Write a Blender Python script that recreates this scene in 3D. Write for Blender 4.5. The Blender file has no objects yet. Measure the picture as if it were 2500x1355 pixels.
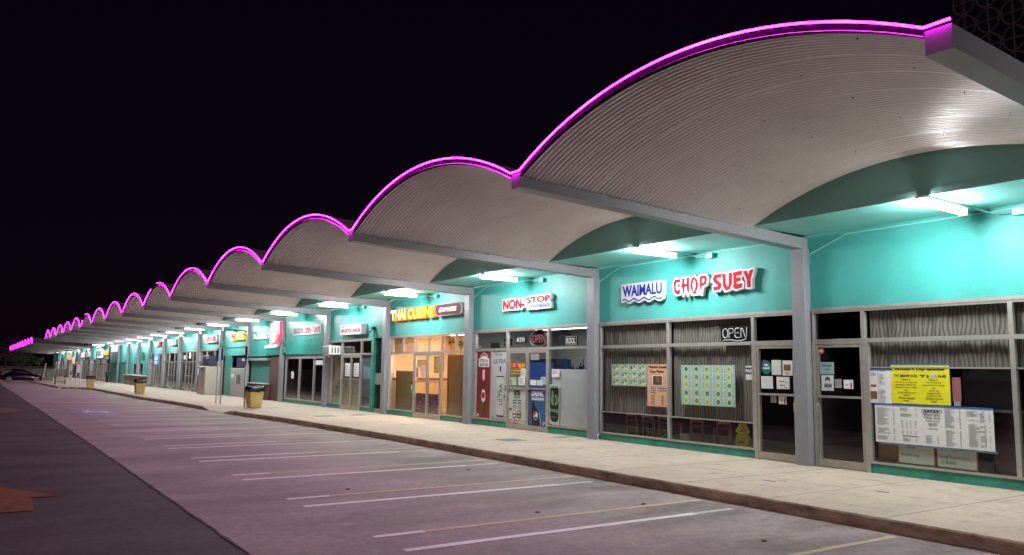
import bpy, math, random
import numpy as np
from mathutils import Vector, Matrix
random.seed(7)
sc = bpy.context.scene
COL = sc.collection
PI = math.pi
# ---------------------------------------------------------------- camera
# world axes: X runs along the shop fronts away from the viewer, Y from the shop fronts out to the car park, Z up
cam_d = bpy.data.cameras.new('camera'); cam = bpy.data.objects.new('camera', cam_d); COL.objects.link(cam)
yaw, pitch, roll = .5936, .1169, .0142
fw = Vector((math.cos(yaw)*math.cos(pitch), -math.sin(yaw)*math.cos(pitch), math.sin(pitch)))
rt = Vector((-math.sin(yaw), -math.cos(yaw), 0)); up0 = rt.cross(fw)
r2 = math.cos(roll)*rt + math.sin(roll)*up0; u2 = -math.sin(roll)*rt + math.cos(roll)*up0
mm = Matrix((r2, u2, -fw)).transposed().to_4x4(); mm.translation = Vector((-3.0829, 12.5611, 1.6114))
cam.matrix_world = mm
cam_d.sensor_width = 36; cam_d.lens = 1929.3/2500*36; cam_d.clip_start = .1; cam_d.clip_end = 3000
sc.camera = cam
# ---------------------------------------------------------------- night sky, exposure
w = bpy.data.worlds.new("World"); sc.world = w; w.use_nodes = True
wn = w.node_tree.nodes; wl = w.node_tree.links
sky = wn.new('ShaderNodeTexSky'); sky.sky_type = 'NISHITA'; sky.sun_disc = False
sky.sun_elevation = math.radians(-4.0); sky.sun_rotation = math.radians(120)
vi = wn.new('ShaderNodeMixRGB'); vi.blend_type = 'ADD'; vi.inputs[0].default_value = 1; vi.inputs[2].default_value = (.22, .05, .36, 1)
wl.new(sky.outputs[0], vi.inputs[1]); wl.new(vi.outputs[0], wn['Background'].inputs[0]); wn['Background'].inputs[1].default_value = .0025
# weak, wide pinkish fill light added to brighten the car park, no real source
sun_d = bpy.data.lights.new('lot_fill', 'SUN'); sun_d.energy = .24; sun_d.angle = math.radians(40); sun_d.color = (1, .64, .73)
sun = bpy.data.objects.new('lot_fill', sun_d); COL.objects.link(sun)
sun.rotation_euler = Vector((.30, -.6, -.95)).to_track_quat('-Z', 'Y').to_euler()
sc.view_settings.view_transform = 'Standard'; sc.view_settings.look = 'None'
sc.view_settings.exposure = 1.6; sc.view_settings.gamma = 1
sc.render.engine = 'CYCLES'
sc.cycles.use_denoising = True; sc.cycles.denoising_prefilter = 'NONE'
sc.cycles.max_bounces = 8; sc.cycles.diffuse_bounces = 4; sc.cycles.glossy_bounces = 3; sc.cycles.transparent_max_bounces = 12
sc.cycles.sample_clamp_indirect = 4.0
sc.cycles.caustics_reflective = False; sc.cycles.caustics_refractive = False

# ---------------------------------------------------------------- measures
W = 5.9096; BW = .214; CW = .272; CD = .178          # bay, beam width, column width and depth
FV = 6.45; TV = 1.574                                # canopy front edge, inner end of the vaults
ZT = 4.354; ZB = 4.152; SL = .04                     # beam top and bottom at the tip, fall of the canopy towards the wall
def zo(u): return -0.0035*max(0., u-15)              # the ground falls gently along the building
def fv(k): return FV + max(0, k-6)*.044

# ---------------------------------------------------------------- materials
MC = {}
def mat(name, col=(.5,.5,.5), rough=.5, metal=0., var=.0, vscale=4., bump=0., bscale=60., emit=None, estr=0., stretch=None, spec=.5, col2=None, detail=4.):
    if name in MC: return MC[name]
    m = bpy.data.materials.new(name); m.use_nodes = True; MC[name] = m
    nt = m.node_tree; N = nt.nodes; L = nt.links; b = N['Principled BSDF']
    b.inputs['Base Color'].default_value = (*col, 1); b.inputs['Roughness'].default_value = rough
    b.inputs['Metallic'].default_value = metal; b.inputs['Specular IOR Level'].default_value = spec
    if emit: b.inputs['Emission Color'].default_value = (*emit, 1); b.inputs['Emission Strength'].default_value = estr; m.cycles.emission_sampling = 'NONE' if estr < 3.5 else 'FRONT'
    if var or bump:
        tc = N.new('ShaderNodeNewGeometry'); mp = N.new('ShaderNodeMapping'); L.new(tc.outputs['Position'], mp.inputs['Vector'])
        if stretch: mp.inputs['Scale'].default_value = stretch
    if var:
        n = N.new('ShaderNodeTexNoise'); n.inputs['Scale'].default_value = vscale; n.inputs['Detail'].default_value = detail; n.inputs['Roughness'].default_value = .65
        L.new(mp.outputs[0], n.inputs['Vector'])
        r = N.new('ShaderNodeValToRGB'); L.new(n.outputs['Fac'], r.inputs[0])
        c2 = col2 or tuple(min(1, c*(1+var)) for c in col)
        r.color_ramp.elements[0].position = .3; r.color_ramp.elements[0].color = (*[c*(1-var) for c in col], 1)
        r.color_ramp.elements[1].position = .7; r.color_ramp.elements[1].color = (*c2, 1)
        L.new(r.outputs[0], b.inputs['Base Color'])
    if bump:
        n2 = N.new('ShaderNodeTexNoise'); n2.inputs['Scale'].default_value = bscale; n2.inputs['Detail'].default_value = 3
        L.new(mp.outputs[0], n2.inputs['Vector'])
        bp = N.new('ShaderNodeBump'); bp.inputs['Strength'].default_value = bump; bp.inputs['Distance'].default_value = .02
        L.new(n2.outputs['Fac'], bp.inputs['Height']); L.new(bp.outputs[0], b.inputs['Normal'])
    return m
def nodes(m): return m.node_tree.nodes, m.node_tree.links, m.node_tree.nodes['Principled BSDF']

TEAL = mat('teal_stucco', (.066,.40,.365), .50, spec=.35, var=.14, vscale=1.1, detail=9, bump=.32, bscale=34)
TEALC = mat('teal_metal', (.042,.33,.28), .32, var=.10, vscale=3)
TEALB = mat('teal_low_wall', (.045,.30,.22), .5, var=.28, vscale=3, bump=.15)
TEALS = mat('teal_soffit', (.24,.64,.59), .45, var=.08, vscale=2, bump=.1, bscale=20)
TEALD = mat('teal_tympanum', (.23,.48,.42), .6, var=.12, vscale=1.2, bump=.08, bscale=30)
GREY = mat('grey_paint', (.285,.292,.318), .45, var=.08, vscale=3, bump=.18, bscale=70)
BEAM = mat('grey_beam_paint', (.30,.295,.315), .40, var=.07, vscale=2)
CORR = mat('corrugated_sheet', (.88,.865,.85), .38, .45, var=.06, vscale=1.2)
ROOF = mat('roof_sheet', (.12,.12,.12), .7)
SCREW = mat('dark_screw', (.03,.03,.03), .5)
ALU = mat('aluminium_frame', (.56,.54,.50), .36, .55, var=.10, vscale=8)
ALUD = mat('aluminium_door', (.50,.46,.38), .38, .5, var=.12, vscale=8)
WHITE = mat('white_paint', (.78,.78,.76), .4)
SIGNW = mat('sign_white', (.62,.61,.62), .55, spec=.2)
PAPER = mat('paper', (.66,.68,.66), .7, var=.05, vscale=12)
PAPERW = mat('paper_white', (.80,.80,.80), .7, var=.04, vscale=14)
INK = mat('ink', (.02,.02,.022), .6); INKG = mat('ink_grey', (.16,.17,.17), .7); INKL = mat('ink_light', (.36,.38,.38), .7)
BLACK = mat('black_plastic', (.012,.012,.013), .35)
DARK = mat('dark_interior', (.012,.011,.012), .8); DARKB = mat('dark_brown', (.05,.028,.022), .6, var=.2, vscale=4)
RED = mat('sign_red', (.50,.006,.018), .6, spec=.08); BLUE = mat('sign_blue', (.012,.03,.30), .6, spec=.08)
YELLOWP = mat('yellow_paper', (.80,.74,.012), .6, var=.06, vscale=8, bump=.12, bscale=9)
TAPE = mat('blue_tape', (.03,.15,.45), .5); ORANGE = mat('orange_sign', (.85,.20,.02), .4)
CANY = mat('yellow_bin', (.58,.43,.15), .5, var=.10, vscale=3); BAG = mat('bin_bag', (.012,.012,.013), .25, bump=.6, bscale=14)
NEON = mat('neon_tube', (.8,.2,.7), .3, emit=(1.0, .010, .93), estr=15)
N,L,b = NEON.node_tree.nodes,NEON.node_tree.links,NEON.node_tree.nodes['Principled BSDF']
g=N.new('ShaderNodeNewGeometry'); nz=N.new('ShaderNodeTexNoise'); nz.inputs['Scale'].default_value=.9; L.new(g.outputs['Position'],nz.inputs[0])
mr=N.new('ShaderNodeMapRange'); mr.inputs[1].default_value=.3; mr.inputs[2].default_value=.7; mr.inputs[3].default_value=8; mr.inputs[4].default_value=21; L.new(nz.outputs[0],mr.inputs[0]); L.new(mr.outputs[0],b.inputs['Emission Strength'])
NEONT = mat('edge_trim_paint', (.007,.006,.007), .7, spec=.05); LIP = mat('edge_lip', (.55,.42,.52), .3)
TUBE = mat('lamp_lens', (.9,.9,.9), .3, emit=(1, .965, .985), estr=3)
WOODC = mat('chair_wood', (.34,.13,.055), .45, var=.25, vscale=9)
PEACH = mat('peach_wall', (.76,.56,.38), .7, var=.04); WOODP = mat('wood_panel', (.58,.35,.16), .45, var=.22, vscale=2, stretch=(9,9,.6))
REED = mat('reed_screen', (.30,.185,.075), .7, var=.35, vscale=1, stretch=(70,70,1.2))
def glass_mat(name, tint=(1,1,1), refl=.06):
    m = bpy.data.materials.new(name); m.use_nodes = True; N = m.node_tree.nodes; L = m.node_tree.links
    N.remove(N['Principled BSDF'])
    t = N.new('ShaderNodeBsdfTransparent'); t.inputs[0].default_value = (*tint, 1)
    g = N.new('ShaderNodeBsdfGlossy'); g.inputs['Roughness'].default_value = .015; g.inputs['Color'].default_value = (.95,.97,.97,1)
    f = N.new('ShaderNodeFresnel'); gb = N.new('ShaderNodeNewGeometry'); mi_ = N.new('ShaderNodeMath'); mi_.operation = 'MULTIPLY_ADD'; L.new(gb.outputs['Backfacing'], mi_.inputs[0]); mi_.inputs[1].default_value = 1/1.5-1.5; mi_.inputs[2].default_value = 1.5; L.new(mi_.outputs[0], f.inputs[0])
    ad = N.new('ShaderNodeMath'); ad.operation = 'ADD'; ad.inputs[1].default_value = refl-.04; L.new(f.outputs[0], ad.inputs[0])
    mx = N.new('ShaderNodeMixShader'); L.new(ad.outputs[0], mx.inputs[0]); L.new(t.outputs[0], mx.inputs[1]); L.new(g.outputs[0], mx.inputs[2])
    L.new(mx.outputs[0], N['Material Output'].inputs['Surface']); return m
GLASS = glass_mat('window_glass', (.90,.92,.92)); GLASSD = glass_mat('tinted_glass', (.62,.62,.64))

# ---------------------------------------------------------------- mesh builder
class MB:
    def __init__(s): s.v=[]; s.f=[]; s.m=[]; s.mats=[]; s.smooth=[]
    def mi(s, m):
        if m not in s.mats: s.mats.append(m)
        return s.mats.index(m)
    def face(s, pts, m, sm=False):
        i=len(s.v); s.v+= [tuple(p) for p in pts]; s.f.append(tuple(range(i,i+len(pts)))); s.m.append(s.mi(m)); s.smooth.append(sm); return s
    def raw(s, vs, fs, m, sm=False):
        i=len(s.v); k=s.mi(m); s.v+=[tuple(p) for p in vs]
        for f in fs: s.f.append(tuple(a+i for a in f)); s.m.append(k); s.smooth.append(sm)
        return s
    def box(s, x0,x1,y0,y1,z0,z1, m, b=0.):
        x0,x1=sorted((x0,x1)); y0,y1=sorted((y0,y1)); z0,z1=sorted((z0,z1))
        if b<=0:
            vs=[(x0,y0,z0),(x1,y0,z0),(x1,y1,z0),(x0,y1,z0),(x0,y0,z1),(x1,y0,z1),(x1,y1,z1),(x0,y1,z1)]
            return s.raw(vs,[(0,3,2,1),(4,5,6,7),(0,1,5,4),(1,2,6,5),(2,3,7,6),(3,0,4,7)],m)
        vs=[];                                      # chamfered box: three rects per corner
        def P(sx,sy,sz):
            X=x1 if sx else x0; Y=y1 if sy else y0; Z=z1 if sz else z0
            dx=-b if sx else b; dy=-b if sy else b; dz=-b if sz else b
            return [(X,Y+dy,Z+dz),(X+dx,Y,Z+dz),(X+dx,Y+dy,Z)]
        idx={}
        for sx in (0,1):
            for sy in (0,1):
                for sz in (0,1):
                    for a,p in enumerate(P(sx,sy,sz)): idx[(sx,sy,sz,a)]=len(vs); vs.append(p)
        I=lambda sx,sy,sz,a: idx[(sx,sy,sz,a)]
        fs=[]
        for q in (0,1):
            fs.append([I(q,0,0,0),I(q,1,0,0),I(q,1,1,0),I(q,0,1,0)])
            fs.append([I(0,q,0,1),I(1,q,0,1),I(1,q,1,1),I(0,q,1,1)])
            fs.append([I(0,0,q,2),I(1,0,q,2),I(1,1,q,2),I(0,1,q,2)])
        for a in (0,1):
            for c in (0,1):
                fs.append([I(a,c,0,0),I(a,c,1,0),I(a,c,1,1),I(a,c,0,1)])
                fs.append([I(a,0,c,0),I(a,1,c,0),I(a,1,c,2),I(a,0,c,2)])
                fs.append([I(0,a,c,1),I(1,a,c,1),I(1,a,c,2),I(0,a,c,2)])
        for sx in (0,1):
            for sy in (0,1):
                for sz in (0,1): fs.append([I(sx,sy,sz,0),I(sx,sy,sz,1),I(sx,sy,sz,2)])
        cx,cy,cz=(x0+x1)/2,(y0+y1)/2,(z0+z1)/2; out=[]
        for f in fs:
            a,b_,c=[Vector(vs[i]) for i in f[:3]]; n=(b_-a).cross(c-a)
            out.append(tuple(f) if n.dot((a+b_+c)/3-Vector((cx,cy,cz)))>0 else tuple(reversed(f)))
        return s.raw(vs,out,m)
    def pane(s, uL,uR,z0,z1,v,m):                     # a rectangle facing the car park
        return s.face([(uL,v,z0),(uR,v,z0),(uR,v,z1),(uL,v,z1)],m)
    def slab(s, uL,uR,z0,z1,v0,v1,m): return s.box(uR,uL,v0,v1,z0,z1,m)
    def poly(s, pts, v, m, th=.004):                  # (u,z) polygon facing the car park, with thickness
        n=len(pts); a=sum(pts[i][0]*pts[(i+1)%n][1]-pts[(i+1)%n][0]*pts[i][1] for i in range(n))
        if a>0: pts=pts[::-1]
        s.face([(p[0],v,p[1]) for p in pts],m)
        if th:
            for i in range(n):
                p,q=pts[i],pts[(i+1)%n]
                s.face([(p[0],v,p[1]),(p[0],v-th,p[1]),(q[0],v-th,q[1]),(q[0],v,q[1])],m)
        return s
    def disc(s, u,z,ru,rz,v,m,n=18,th=.003): return s.poly([(u+ru*math.cos(2*PI*i/n), z+rz*math.sin(2*PI*i/n)) for i in range(n)],v,m,th)
    def tube(s, pts, r, m, n=8, closed=False, cap=True):
        pts=[Vector(p) for p in pts]; k=len(pts); rings=[]
        for i,p in enumerate(pts):
            a=pts[max(i-1,0)]; b=pts[min(i+1,k-1)]; d=(b-a).normalized()
            x=d.cross(Vector((0,0,1)));
            if x.length<.05: x=d.cross(Vector((0,1,0)))
            x.normalize(); y=d.cross(x).normalized()
            rr=r[i] if isinstance(r,(list,tuple)) else r
            rings.append([p+rr*(math.cos(2*PI*j/n)*x+math.sin(2*PI*j/n)*y) for j in range(n)])
        vs=[q for R in rings for q in R]; fs=[]
        for i in range(k-1):
            for j in range(n): fs.append((i*n+j,i*n+(j+1)%n,(i+1)*n+(j+1)%n,(i+1)*n+j))
        s.raw(vs,fs,m,True)
        if cap: s.face(list(reversed(rings[0])),m); s.face(rings[-1],m)
        return s
    def lathe(s, prof, cx,cy, m, n=20, sm=True):       # prof: (radius, z)
        vs=[(cx+r*math.cos(2*PI*j/n),cy+r*math.sin(2*PI*j/n),z) for r,z in prof for j in range(n)]; fs=[]
        for i in range(len(prof)-1):
            for j in range(n): fs.append((i*n+j,i*n+(j+1)%n,(i+1)*n+(j+1)%n,(i+1)*n+j))
        return s.raw(vs,fs,m,sm)
    def text(s, t, uL,uR,z0,z1,v,m,th=.004,bold=0.,shear=0.,rot=False):
        vs,fs=glyphs(t,bold,shear)
        if rot: vs=[(-y,x,z) for x,y,z in vs]
        xs=[q[0] for q in vs]; ys=[q[1] for q in vs]; x0,x1,y0,y1=min(xs),max(xs),min(ys),max(ys)
        out=[(uL+(x-x0)/(x1-x0)*(uR-uL), v-th+(th if z>.5 else 0), z0+(y-y0)/(y1-y0)*(z1-z0)) for x,y,z in vs]
        return s.raw(out,fs,m)
    def lines(s, uL,uR,z0,z1,n,v,m,fill=.45,seed=0,cen=False):   # rows of print too small to read
        r=random.Random(seed); h=(z1-z0)/n
        for i in range(n):
            wd=(uR-uL)*r.uniform(.5,1); a=uL+((uR-uL-wd)/2 if cen else 0)
            s.pane(a,a+wd,z0+h*(i+.5-fill/2),z0+h*(i+.5+fill/2),v,m)
        return s
    def shift(s, d): s.v=[(x+d[0],y+d[1],z+d[2]) for x,y,z in s.v]; return s
    def build(s, name, parent=None, loc=None):
        me=bpy.data.meshes.new(name); o=Vector((0,0,0))
        if loc is not None: o=Vector(loc)
        elif parent is not None:
            p=parent
            while p is not None: o=o+p.location; p=p.parent
        me.from_pydata([(x-o.x,y-o.y,z-o.z) for x,y,z in s.v],[],s.f)
        for m in s.mats: me.materials.append(m)
        me.polygons.foreach_set('material_index',s.m); me.polygons.foreach_set('use_smooth',s.smooth); me.update()
        ob=bpy.data.objects.new(name,me); COL.objects.link(ob)
        if parent is not None: ob.parent=parent
        elif loc is not None: ob.location=o
        return ob
_G={}
def glyphs(t,bold,shear):
    k=(t,bold,shear)
    if k in _G: return _G[k]
    cu=bpy.data.curves.new('lettering','FONT'); cu.body=t; cu.offset=bold; cu.shear=shear; cu.extrude=.5; cu.resolution_u=3; cu.fill_mode='FRONT' if False else 'BOTH'
    ob=bpy.data.objects.new('lettering',cu); COL.objects.link(ob)
    dg=bpy.context.evaluated_depsgraph_get(); me=bpy.data.meshes.new_from_object(ob.evaluated_get(dg))
    vs=[(a.co.x,a.co.y,a.co.z+.5) for a in me.vertices]; fs=[tuple(p.vertices) for p in me.polygons]
    bpy.data.objects.remove(ob); bpy.data.curves.remove(cu); bpy.data.meshes.remove(me)
    _G[k]=(vs,fs); return _G[k]
def halo(mb, pieces, r, v0, v1, m, step=.006):
    """raised backing board whose outline follows the lettering at distance r; pieces = list of (u,z) polygons"""
    allp=np.array([p for q in pieces for p in q]); lo=allp.min(0)-r-.02; hi=allp.max(0)+r+.02
    nx=int((hi[0]-lo[0])/step)+1; nz=int((hi[1]-lo[1])/step)+1
    X,Z=np.meshgrid(lo[0]+(np.arange(nx)+.5)*step, lo[1]+(np.arange(nz)+.5)*step); M=np.zeros(X.shape,bool)
    for q in pieces:
        q=np.array(q); n=len(q); ins=np.zeros(X.shape,bool)
        for i in range(n):
            a,b=q[i],q[(i+1)%n]; d=b-a; L=(d@d) or 1e-9
            t=np.clip(((X-a[0])*d[0]+(Z-a[1])*d[1])/L,0,1)
            M|=((X-a[0]-t*d[0])**2+(Z-a[1]-t*d[1])**2)<r*r
            c=(a[1]>Z)!=(b[1]>Z)
            with np.errstate(divide='ignore',invalid='ignore'): xi=a[0]+(Z-a[1])*d[0]/(d[1] if d[1] else 1e-9)
            ins^= c&(X<xi)
        M|=ins
    for j in range(nz):
        row=M[j]; i=0
        while i<nx:
            if row[i]:
                k=i
                while k<nx and row[k]: k+=1
                mb.box(lo[0]+i*step,lo[0]+k*step,v0,v1,lo[1]+j*step,lo[1]+(j+1)*step,m); i=k
            else: i+=1
def textpieces(t,uL,uR,z0,z1,bold=0.,shear=0.):
    vs,fs=glyphs(t,bold,shear); xs=[q[0] for q in vs]; ys=[q[1] for q in vs]; x0,x1,y0,y1=min(xs),max(xs),min(ys),max(ys)
    P=[(uL+(x-x0)/(x1-x0)*(uR-uL), z0+(y-y0)/(y1-y0)*(z1-z0)) for x,y,z in vs]
    return [[P[i] for i in f] for f in fs if all(vs[i][2]>.5 for i in f)]
def thing(name,label,cat,loc,group=None):
    o=bpy.data.objects.new(name,None); COL.objects.link(o); o.location=loc; o.empty_display_size=.2
    o['label']=label; o['category']=cat
    if group: o['group']=group
    return o
def tag(o,label,cat,group=None):
    o['label']=label; o['category']=cat
    if group: o['group']=group
    return o
def structure(o): o['kind']='structure'; return o
def copy_tree(o, loc, label):
    c=o.copy(); COL.objects.link(c); c.location=loc; c['label']=label
    for ch in list(o.children):
        d=ch.copy(); COL.objects.link(d); d.parent=c
        for g in list(ch.children):
            e=g.copy(); COL.objects.link(e); e.parent=d
    return c

# ================================================================ GROUND
def ground_mat(name, base, dark, spots, scale, tint=None):
    m=mat(name,base,.75); N,L,b=nodes(m)
    g=N.new('ShaderNodeNewGeometry'); mp=N.new('ShaderNodeMapping'); mp.inputs['Scale'].default_value=(1.0,.45,1); L.new(g.outputs['Position'],mp.inputs[0])
    n1=N.new('ShaderNodeTexNoise'); n1.inputs['Scale'].default_value=scale; n1.inputs['Detail'].default_value=7; n1.inputs['Roughness'].default_value=.62; L.new(mp.outputs[0],n1.inputs[0])
    r1=N.new('ShaderNodeValToRGB'); L.new(n1.outputs[0],r1.inputs[0])
    r1.color_ramp.elements[0].position=.36; r1.color_ramp.elements[0].color=(*dark,1); r1.color_ramp.elements[1].position=.62; r1.color_ramp.elements[1].color=(*base,1)
    n2=N.new('ShaderNodeTexNoise'); n2.inputs['Scale'].default_value=90; n2.inputs['Detail'].default_value=2; L.new(g.outputs['Position'],n2.inputs[0])
    r2_=N.new('ShaderNodeValToRGB'); L.new(n2.outputs[0],r2_.inputs[0]); r2_.color_ramp.elements[0].position=.3; r2_.color_ramp.elements[0].color=(spots,spots,spots,1); r2_.color_ramp.elements[1].position=.6
    mx=N.new('ShaderNodeMixRGB'); mx.blend_type='MULTIPLY'; mx.inputs[0].default_value=1; L.new(r1.outputs[0],mx.inputs[1]); L.new(r2_.outputs[0],mx.inputs[2])
    n5=N.new('ShaderNodeTexNoise'); n5.inputs['Scale'].default_value=11; n5.inputs['Detail'].default_value=6; n5.inputs['Roughness'].default_value=.75; L.new(g.outputs['Position'],n5.inputs[0])
    r5=N.new('ShaderNodeValToRGB'); L.new(n5.outputs[0],r5.inputs[0]); r5.color_ramp.elements[0].position=.32; r5.color_ramp.elements[0].color=(spots,spots,spots*.99,1); r5.color_ramp.elements[1].position=.66; r5.color_ramp.elements[1].color=(1.12,1.12,1.12,1)
    mx5=N.new('ShaderNodeMixRGB'); mx5.blend_type='MULTIPLY'; mx5.inputs[0].default_value=1; L.new(mx.outputs[0],mx5.inputs[1]); L.new(r5.outputs[0],mx5.inputs[2]); mx=mx5
    bp=N.new('ShaderNodeBump'); bp.inputs['Strength'].default_value=.35; bp.inputs['Distance'].default_value=.01; L.new(n2.outputs[0],bp.inputs['Height']); L.new(bp.outputs[0],b.inputs['Normal'])
    L.new(mx.outputs[0],b.inputs['Base Color']); return m,mx
ASPH,_=ground_mat('asphalt_lane',(.150,.122,.127),(.080,.064,.067),.66,.8)
STALL,mxs=ground_mat('stall_surface',(.51,.42,.412),(.365,.302,.295),.76,.7)
# oil stains where cars stand, in the stall surface
N,L,b=nodes(STALL)
g=N.new('ShaderNodeNewGeometry'); mp=N.new('ShaderNodeMapping'); mp.inputs['Scale'].default_value=(1.1,.5,1); L.new(g.outputs['Position'],mp.inputs[0])
n3=N.new('ShaderNodeTexNoise'); n3.inputs['Scale'].default_value=.9; n3.inputs['Detail'].default_value=9; n3.inputs['Roughness'].default_value=.72; L.new(mp.outputs[0],n3.inputs[0])
r3=N.new('ShaderNodeValToRGB'); r3.color_ramp.elements[0].position=.40; r3.color_ramp.elements[0].color=(.40,.37,.34,1); r3.color_ramp.elements[1].position=.56; L.new(n3.outputs[0],r3.inputs[0])
sy=N.new('ShaderNodeSeparateXYZ'); L.new(g.outputs['Position'],sy.inputs[0]); hd=N.new('ShaderNodeMapRange'); hd.inputs[1].default_value=6.8; hd.inputs[2].default_value=4.4; hd.inputs[3].default_value=.22; hd.inputs[4].default_value=.85; L.new(sy.outputs[1],hd.inputs[0])
n4=N.new('ShaderNodeTexNoise'); n4.inputs['Scale'].default_value=34; n4.inputs['Detail'].default_value=3; L.new(g.outputs['Position'],n4.inputs[0]); r4=N.new('ShaderNodeValToRGB'); r4.color_ramp.elements[0].position=.26; r4.color_ramp.elements[0].color=(.35,.32,.30,1); r4.color_ramp.elements[1].position=.33; L.new(n4.outputs[0],r4.inputs[0])
mx4=N.new('ShaderNodeMixRGB'); mx4.blend_type='MULTIPLY'; mx4.inputs[0].default_value=1; L.new(mxs.outputs[0],mx4.inputs[1]); L.new(r4.outputs[0],mx4.inputs[2]); mxs=mx4
mx2=N.new('ShaderNodeMixRGB'); mx2.blend_type='MULTIPLY'; L.new(hd.outputs[0],mx2.inputs[0]); L.new(mxs.outputs[0],mx2.inputs[1]); L.new(r3.outputs[0],mx2.inputs[2]); L.new(mx2.outputs[0],b.inputs['Base Color'])
CONC,mxc=ground_mat('walkway_concrete',(.64,.52,.415),(.54,.435,.345),.90,1.1)
N,L,b=nodes(CONC)                                    # tooled joints across the walkway every 1.6 m and along it
g=N.new('ShaderNodeNewGeometry'); sx=N.new('ShaderNodeSeparateXYZ'); L.new(g.outputs['Position'],sx.inputs[0])
def mth(op,a,bv=None):
    n=N.new('ShaderNodeMath'); n.operation=op
    if hasattr(a,'node'): L.new(a,n.inputs[0])
    else: n.inputs[0].default_value=a
    if bv is not None:
        if hasattr(bv,'node'): L.new(bv,n.inputs[1])
        else: n.inputs[1].default_value=bv
    return n.outputs[0]
jx=mth('LESS_THAN',mth('ABSOLUTE',mth('SUBTRACT',mth('MODULO',mth('ADD',sx.outputs[0],101.0),1.6),.8)),.010)
jy=mth('LESS_THAN',mth('ABSOLUTE',mth('SUBTRACT',sx.outputs[1],2.03)),.007)
jj=mth('MULTIPLY',mth('MAXIMUM',jx,jy),.80)
mxj=N.new('ShaderNodeMixRGB'); L.new(jj,mxj.inputs[0]); L.new(mxc.outputs[0],mxj.inputs[1]); mxj.inputs[2].default_value=(.10,.08,.06,1)
n3=N.new('ShaderNodeTexNoise'); n3.inputs['Scale'].default_value=2.6; n3.inputs['Detail'].default_value=8; n3.inputs['Roughness'].default_value=.7; L.new(g.outputs['Position'],n3.inputs[0])
r3=N.new('ShaderNodeValToRGB'); r3.color_ramp.elements[0].position=.30; r3.color_ramp.elements[0].color=(.66,.62,.58,1); r3.color_ramp.elements[1].position=.47; L.new(n3.outputs[0],r3.inputs[0])
mx2=N.new('ShaderNodeMixRGB'); mx2.blend_type='MULTIPLY'; mx2.inputs[0].default_value=1; L.new(mxj.outputs[0],mx2.inputs[1]); L.new(r3.outputs[0],mx2.inputs[2]); L.new(mx2.outputs[0],b.inputs['Base Color'])
KERB=mat('kerb_face',(.46,.37,.25),.8,var=.6,vscale=2.2,bump=.5,bscale=18,stretch=(1,1,2.5),detail=8)
LINEW=mat('white_road_paint',(.95,.93,.92),.6,var=.06,vscale=14,bump=.2,detail=6)
LINEY=mat('worn_yellow_paint',(.74,.55,.30),.65,var=.30,vscale=16,col2=(.70,.60,.44),detail=7)
LINEF=mat('faded_white_paint',(.70,.65,.62),.65,var=.25,vscale=12,detail=7)
ARROW=mat('orange_arrow_paint',(.30,.115,.055),.7,var=.55,vscale=9,col2=(.36,.14,.065),detail=9)
HBLUE=mat('faded_blue_paint',(.27,.25,.42),.6,var=.22,vscale=5,col2=(.40,.37,.47))

def kerbv(u):
    t=[(-30,3.86),(14,3.86),(22.4,4.06),(26,4.30),(29.8,4.44),(37.2,4.55),(44.7,4.88),(65.5,4.90),(67.5,5.5),(68.6,6.6),(74,6.84),(86,7.03),(200,7.6)]
    for (a,b_),(c,d) in zip(t,t[1:]):
        if u<=c: return b_+(d-b_)*max(0,(u-a)/(c-a))
    return t[-1][1]
RAMPS=[(27.9,29.0,31.0,32.1),(69.3,70.1,71.2,72.0)]
def kerbz(u):
    for a,b_,c,d in RAMPS:
        if a<u<d: return -.13*min(1,(u-a)/(b_-a),(d-u)/(d-c))
    return 0.
GZ=-.15
us=sorted(set([-30,-10,0,15,20,25]+[30+5*i for i in range(35)]+[v for r in RAMPS for v in r]+[22.4,26,29.8,37.2,44.7,65.5,67.5,68.6,74,86,66.5,68]))
mb=MB()                                              # the whole ground, out to the horizon
ug=[-400,-30,15]+[15+10*i for i in range(1,20)]+[900]
for a,b_ in zip(ug,ug[1:]):
    z0,z1=GZ+zo(min(a,205)),GZ+zo(min(b_,205))
    mb.face([(a,-400,z0),(b_,-400,z1),(b_,600,z1),(a,600,z0)],ASPH)
structure(mb.build('ground'))
mb=MB(); SE=10.27                                    # lighter stall strip, its edge slightly ragged
ue=[-30+.5*i for i in range(0,200)]+[70,75,80,100,140,200]
rr=random.Random(3)
prev=None
for u in ue:
    e=SE+rr.uniform(-.018,.018); cur=((u,kerbv(u)-.6,GZ+.004+zo(u)),(u,e,GZ+.004+zo(u)))
    if prev: mb.face([prev[0],cur[0],cur[1],prev[1]],STALL)
    prev=cur
structure(mb.build('stall_pavement'))
mb=MB()
CR=mat('tar_seam',(.022,.018,.018),.6); prev=None
for u in [-30+.25*i for i in range(0,400)]:
    wv=.012+.03*abs(rr.gauss(0,.5)); e=SE+rr.uniform(-.012,.012); cur=((u,e-wv*.4,GZ+.008+zo(u)),(u,e+wv*.6,GZ+.008+zo(u)))
    if prev: mb.face([prev[0],cur[0],cur[1],prev[1]],CR)
    prev=cur
structure(mb.build('pavement_seam'))
# walkway with kerb
mb=MB(); prev=None
for u in us:
    k=kerbv(u); z=kerbz(u); o=zo(u)
    row=[(u,-.35,o),(u,k-1.5,o),(u,k-.02,z+o),(u,k,z+o-.02),(u,k,GZ-.05+o)]
    if prev:
        for i in range(4): mb.face([prev[i],row[i],row[i+1],prev[i+1]],CONC if i<2 else KERB)
    prev=row
structure(mb.build('walkway'))
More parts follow.
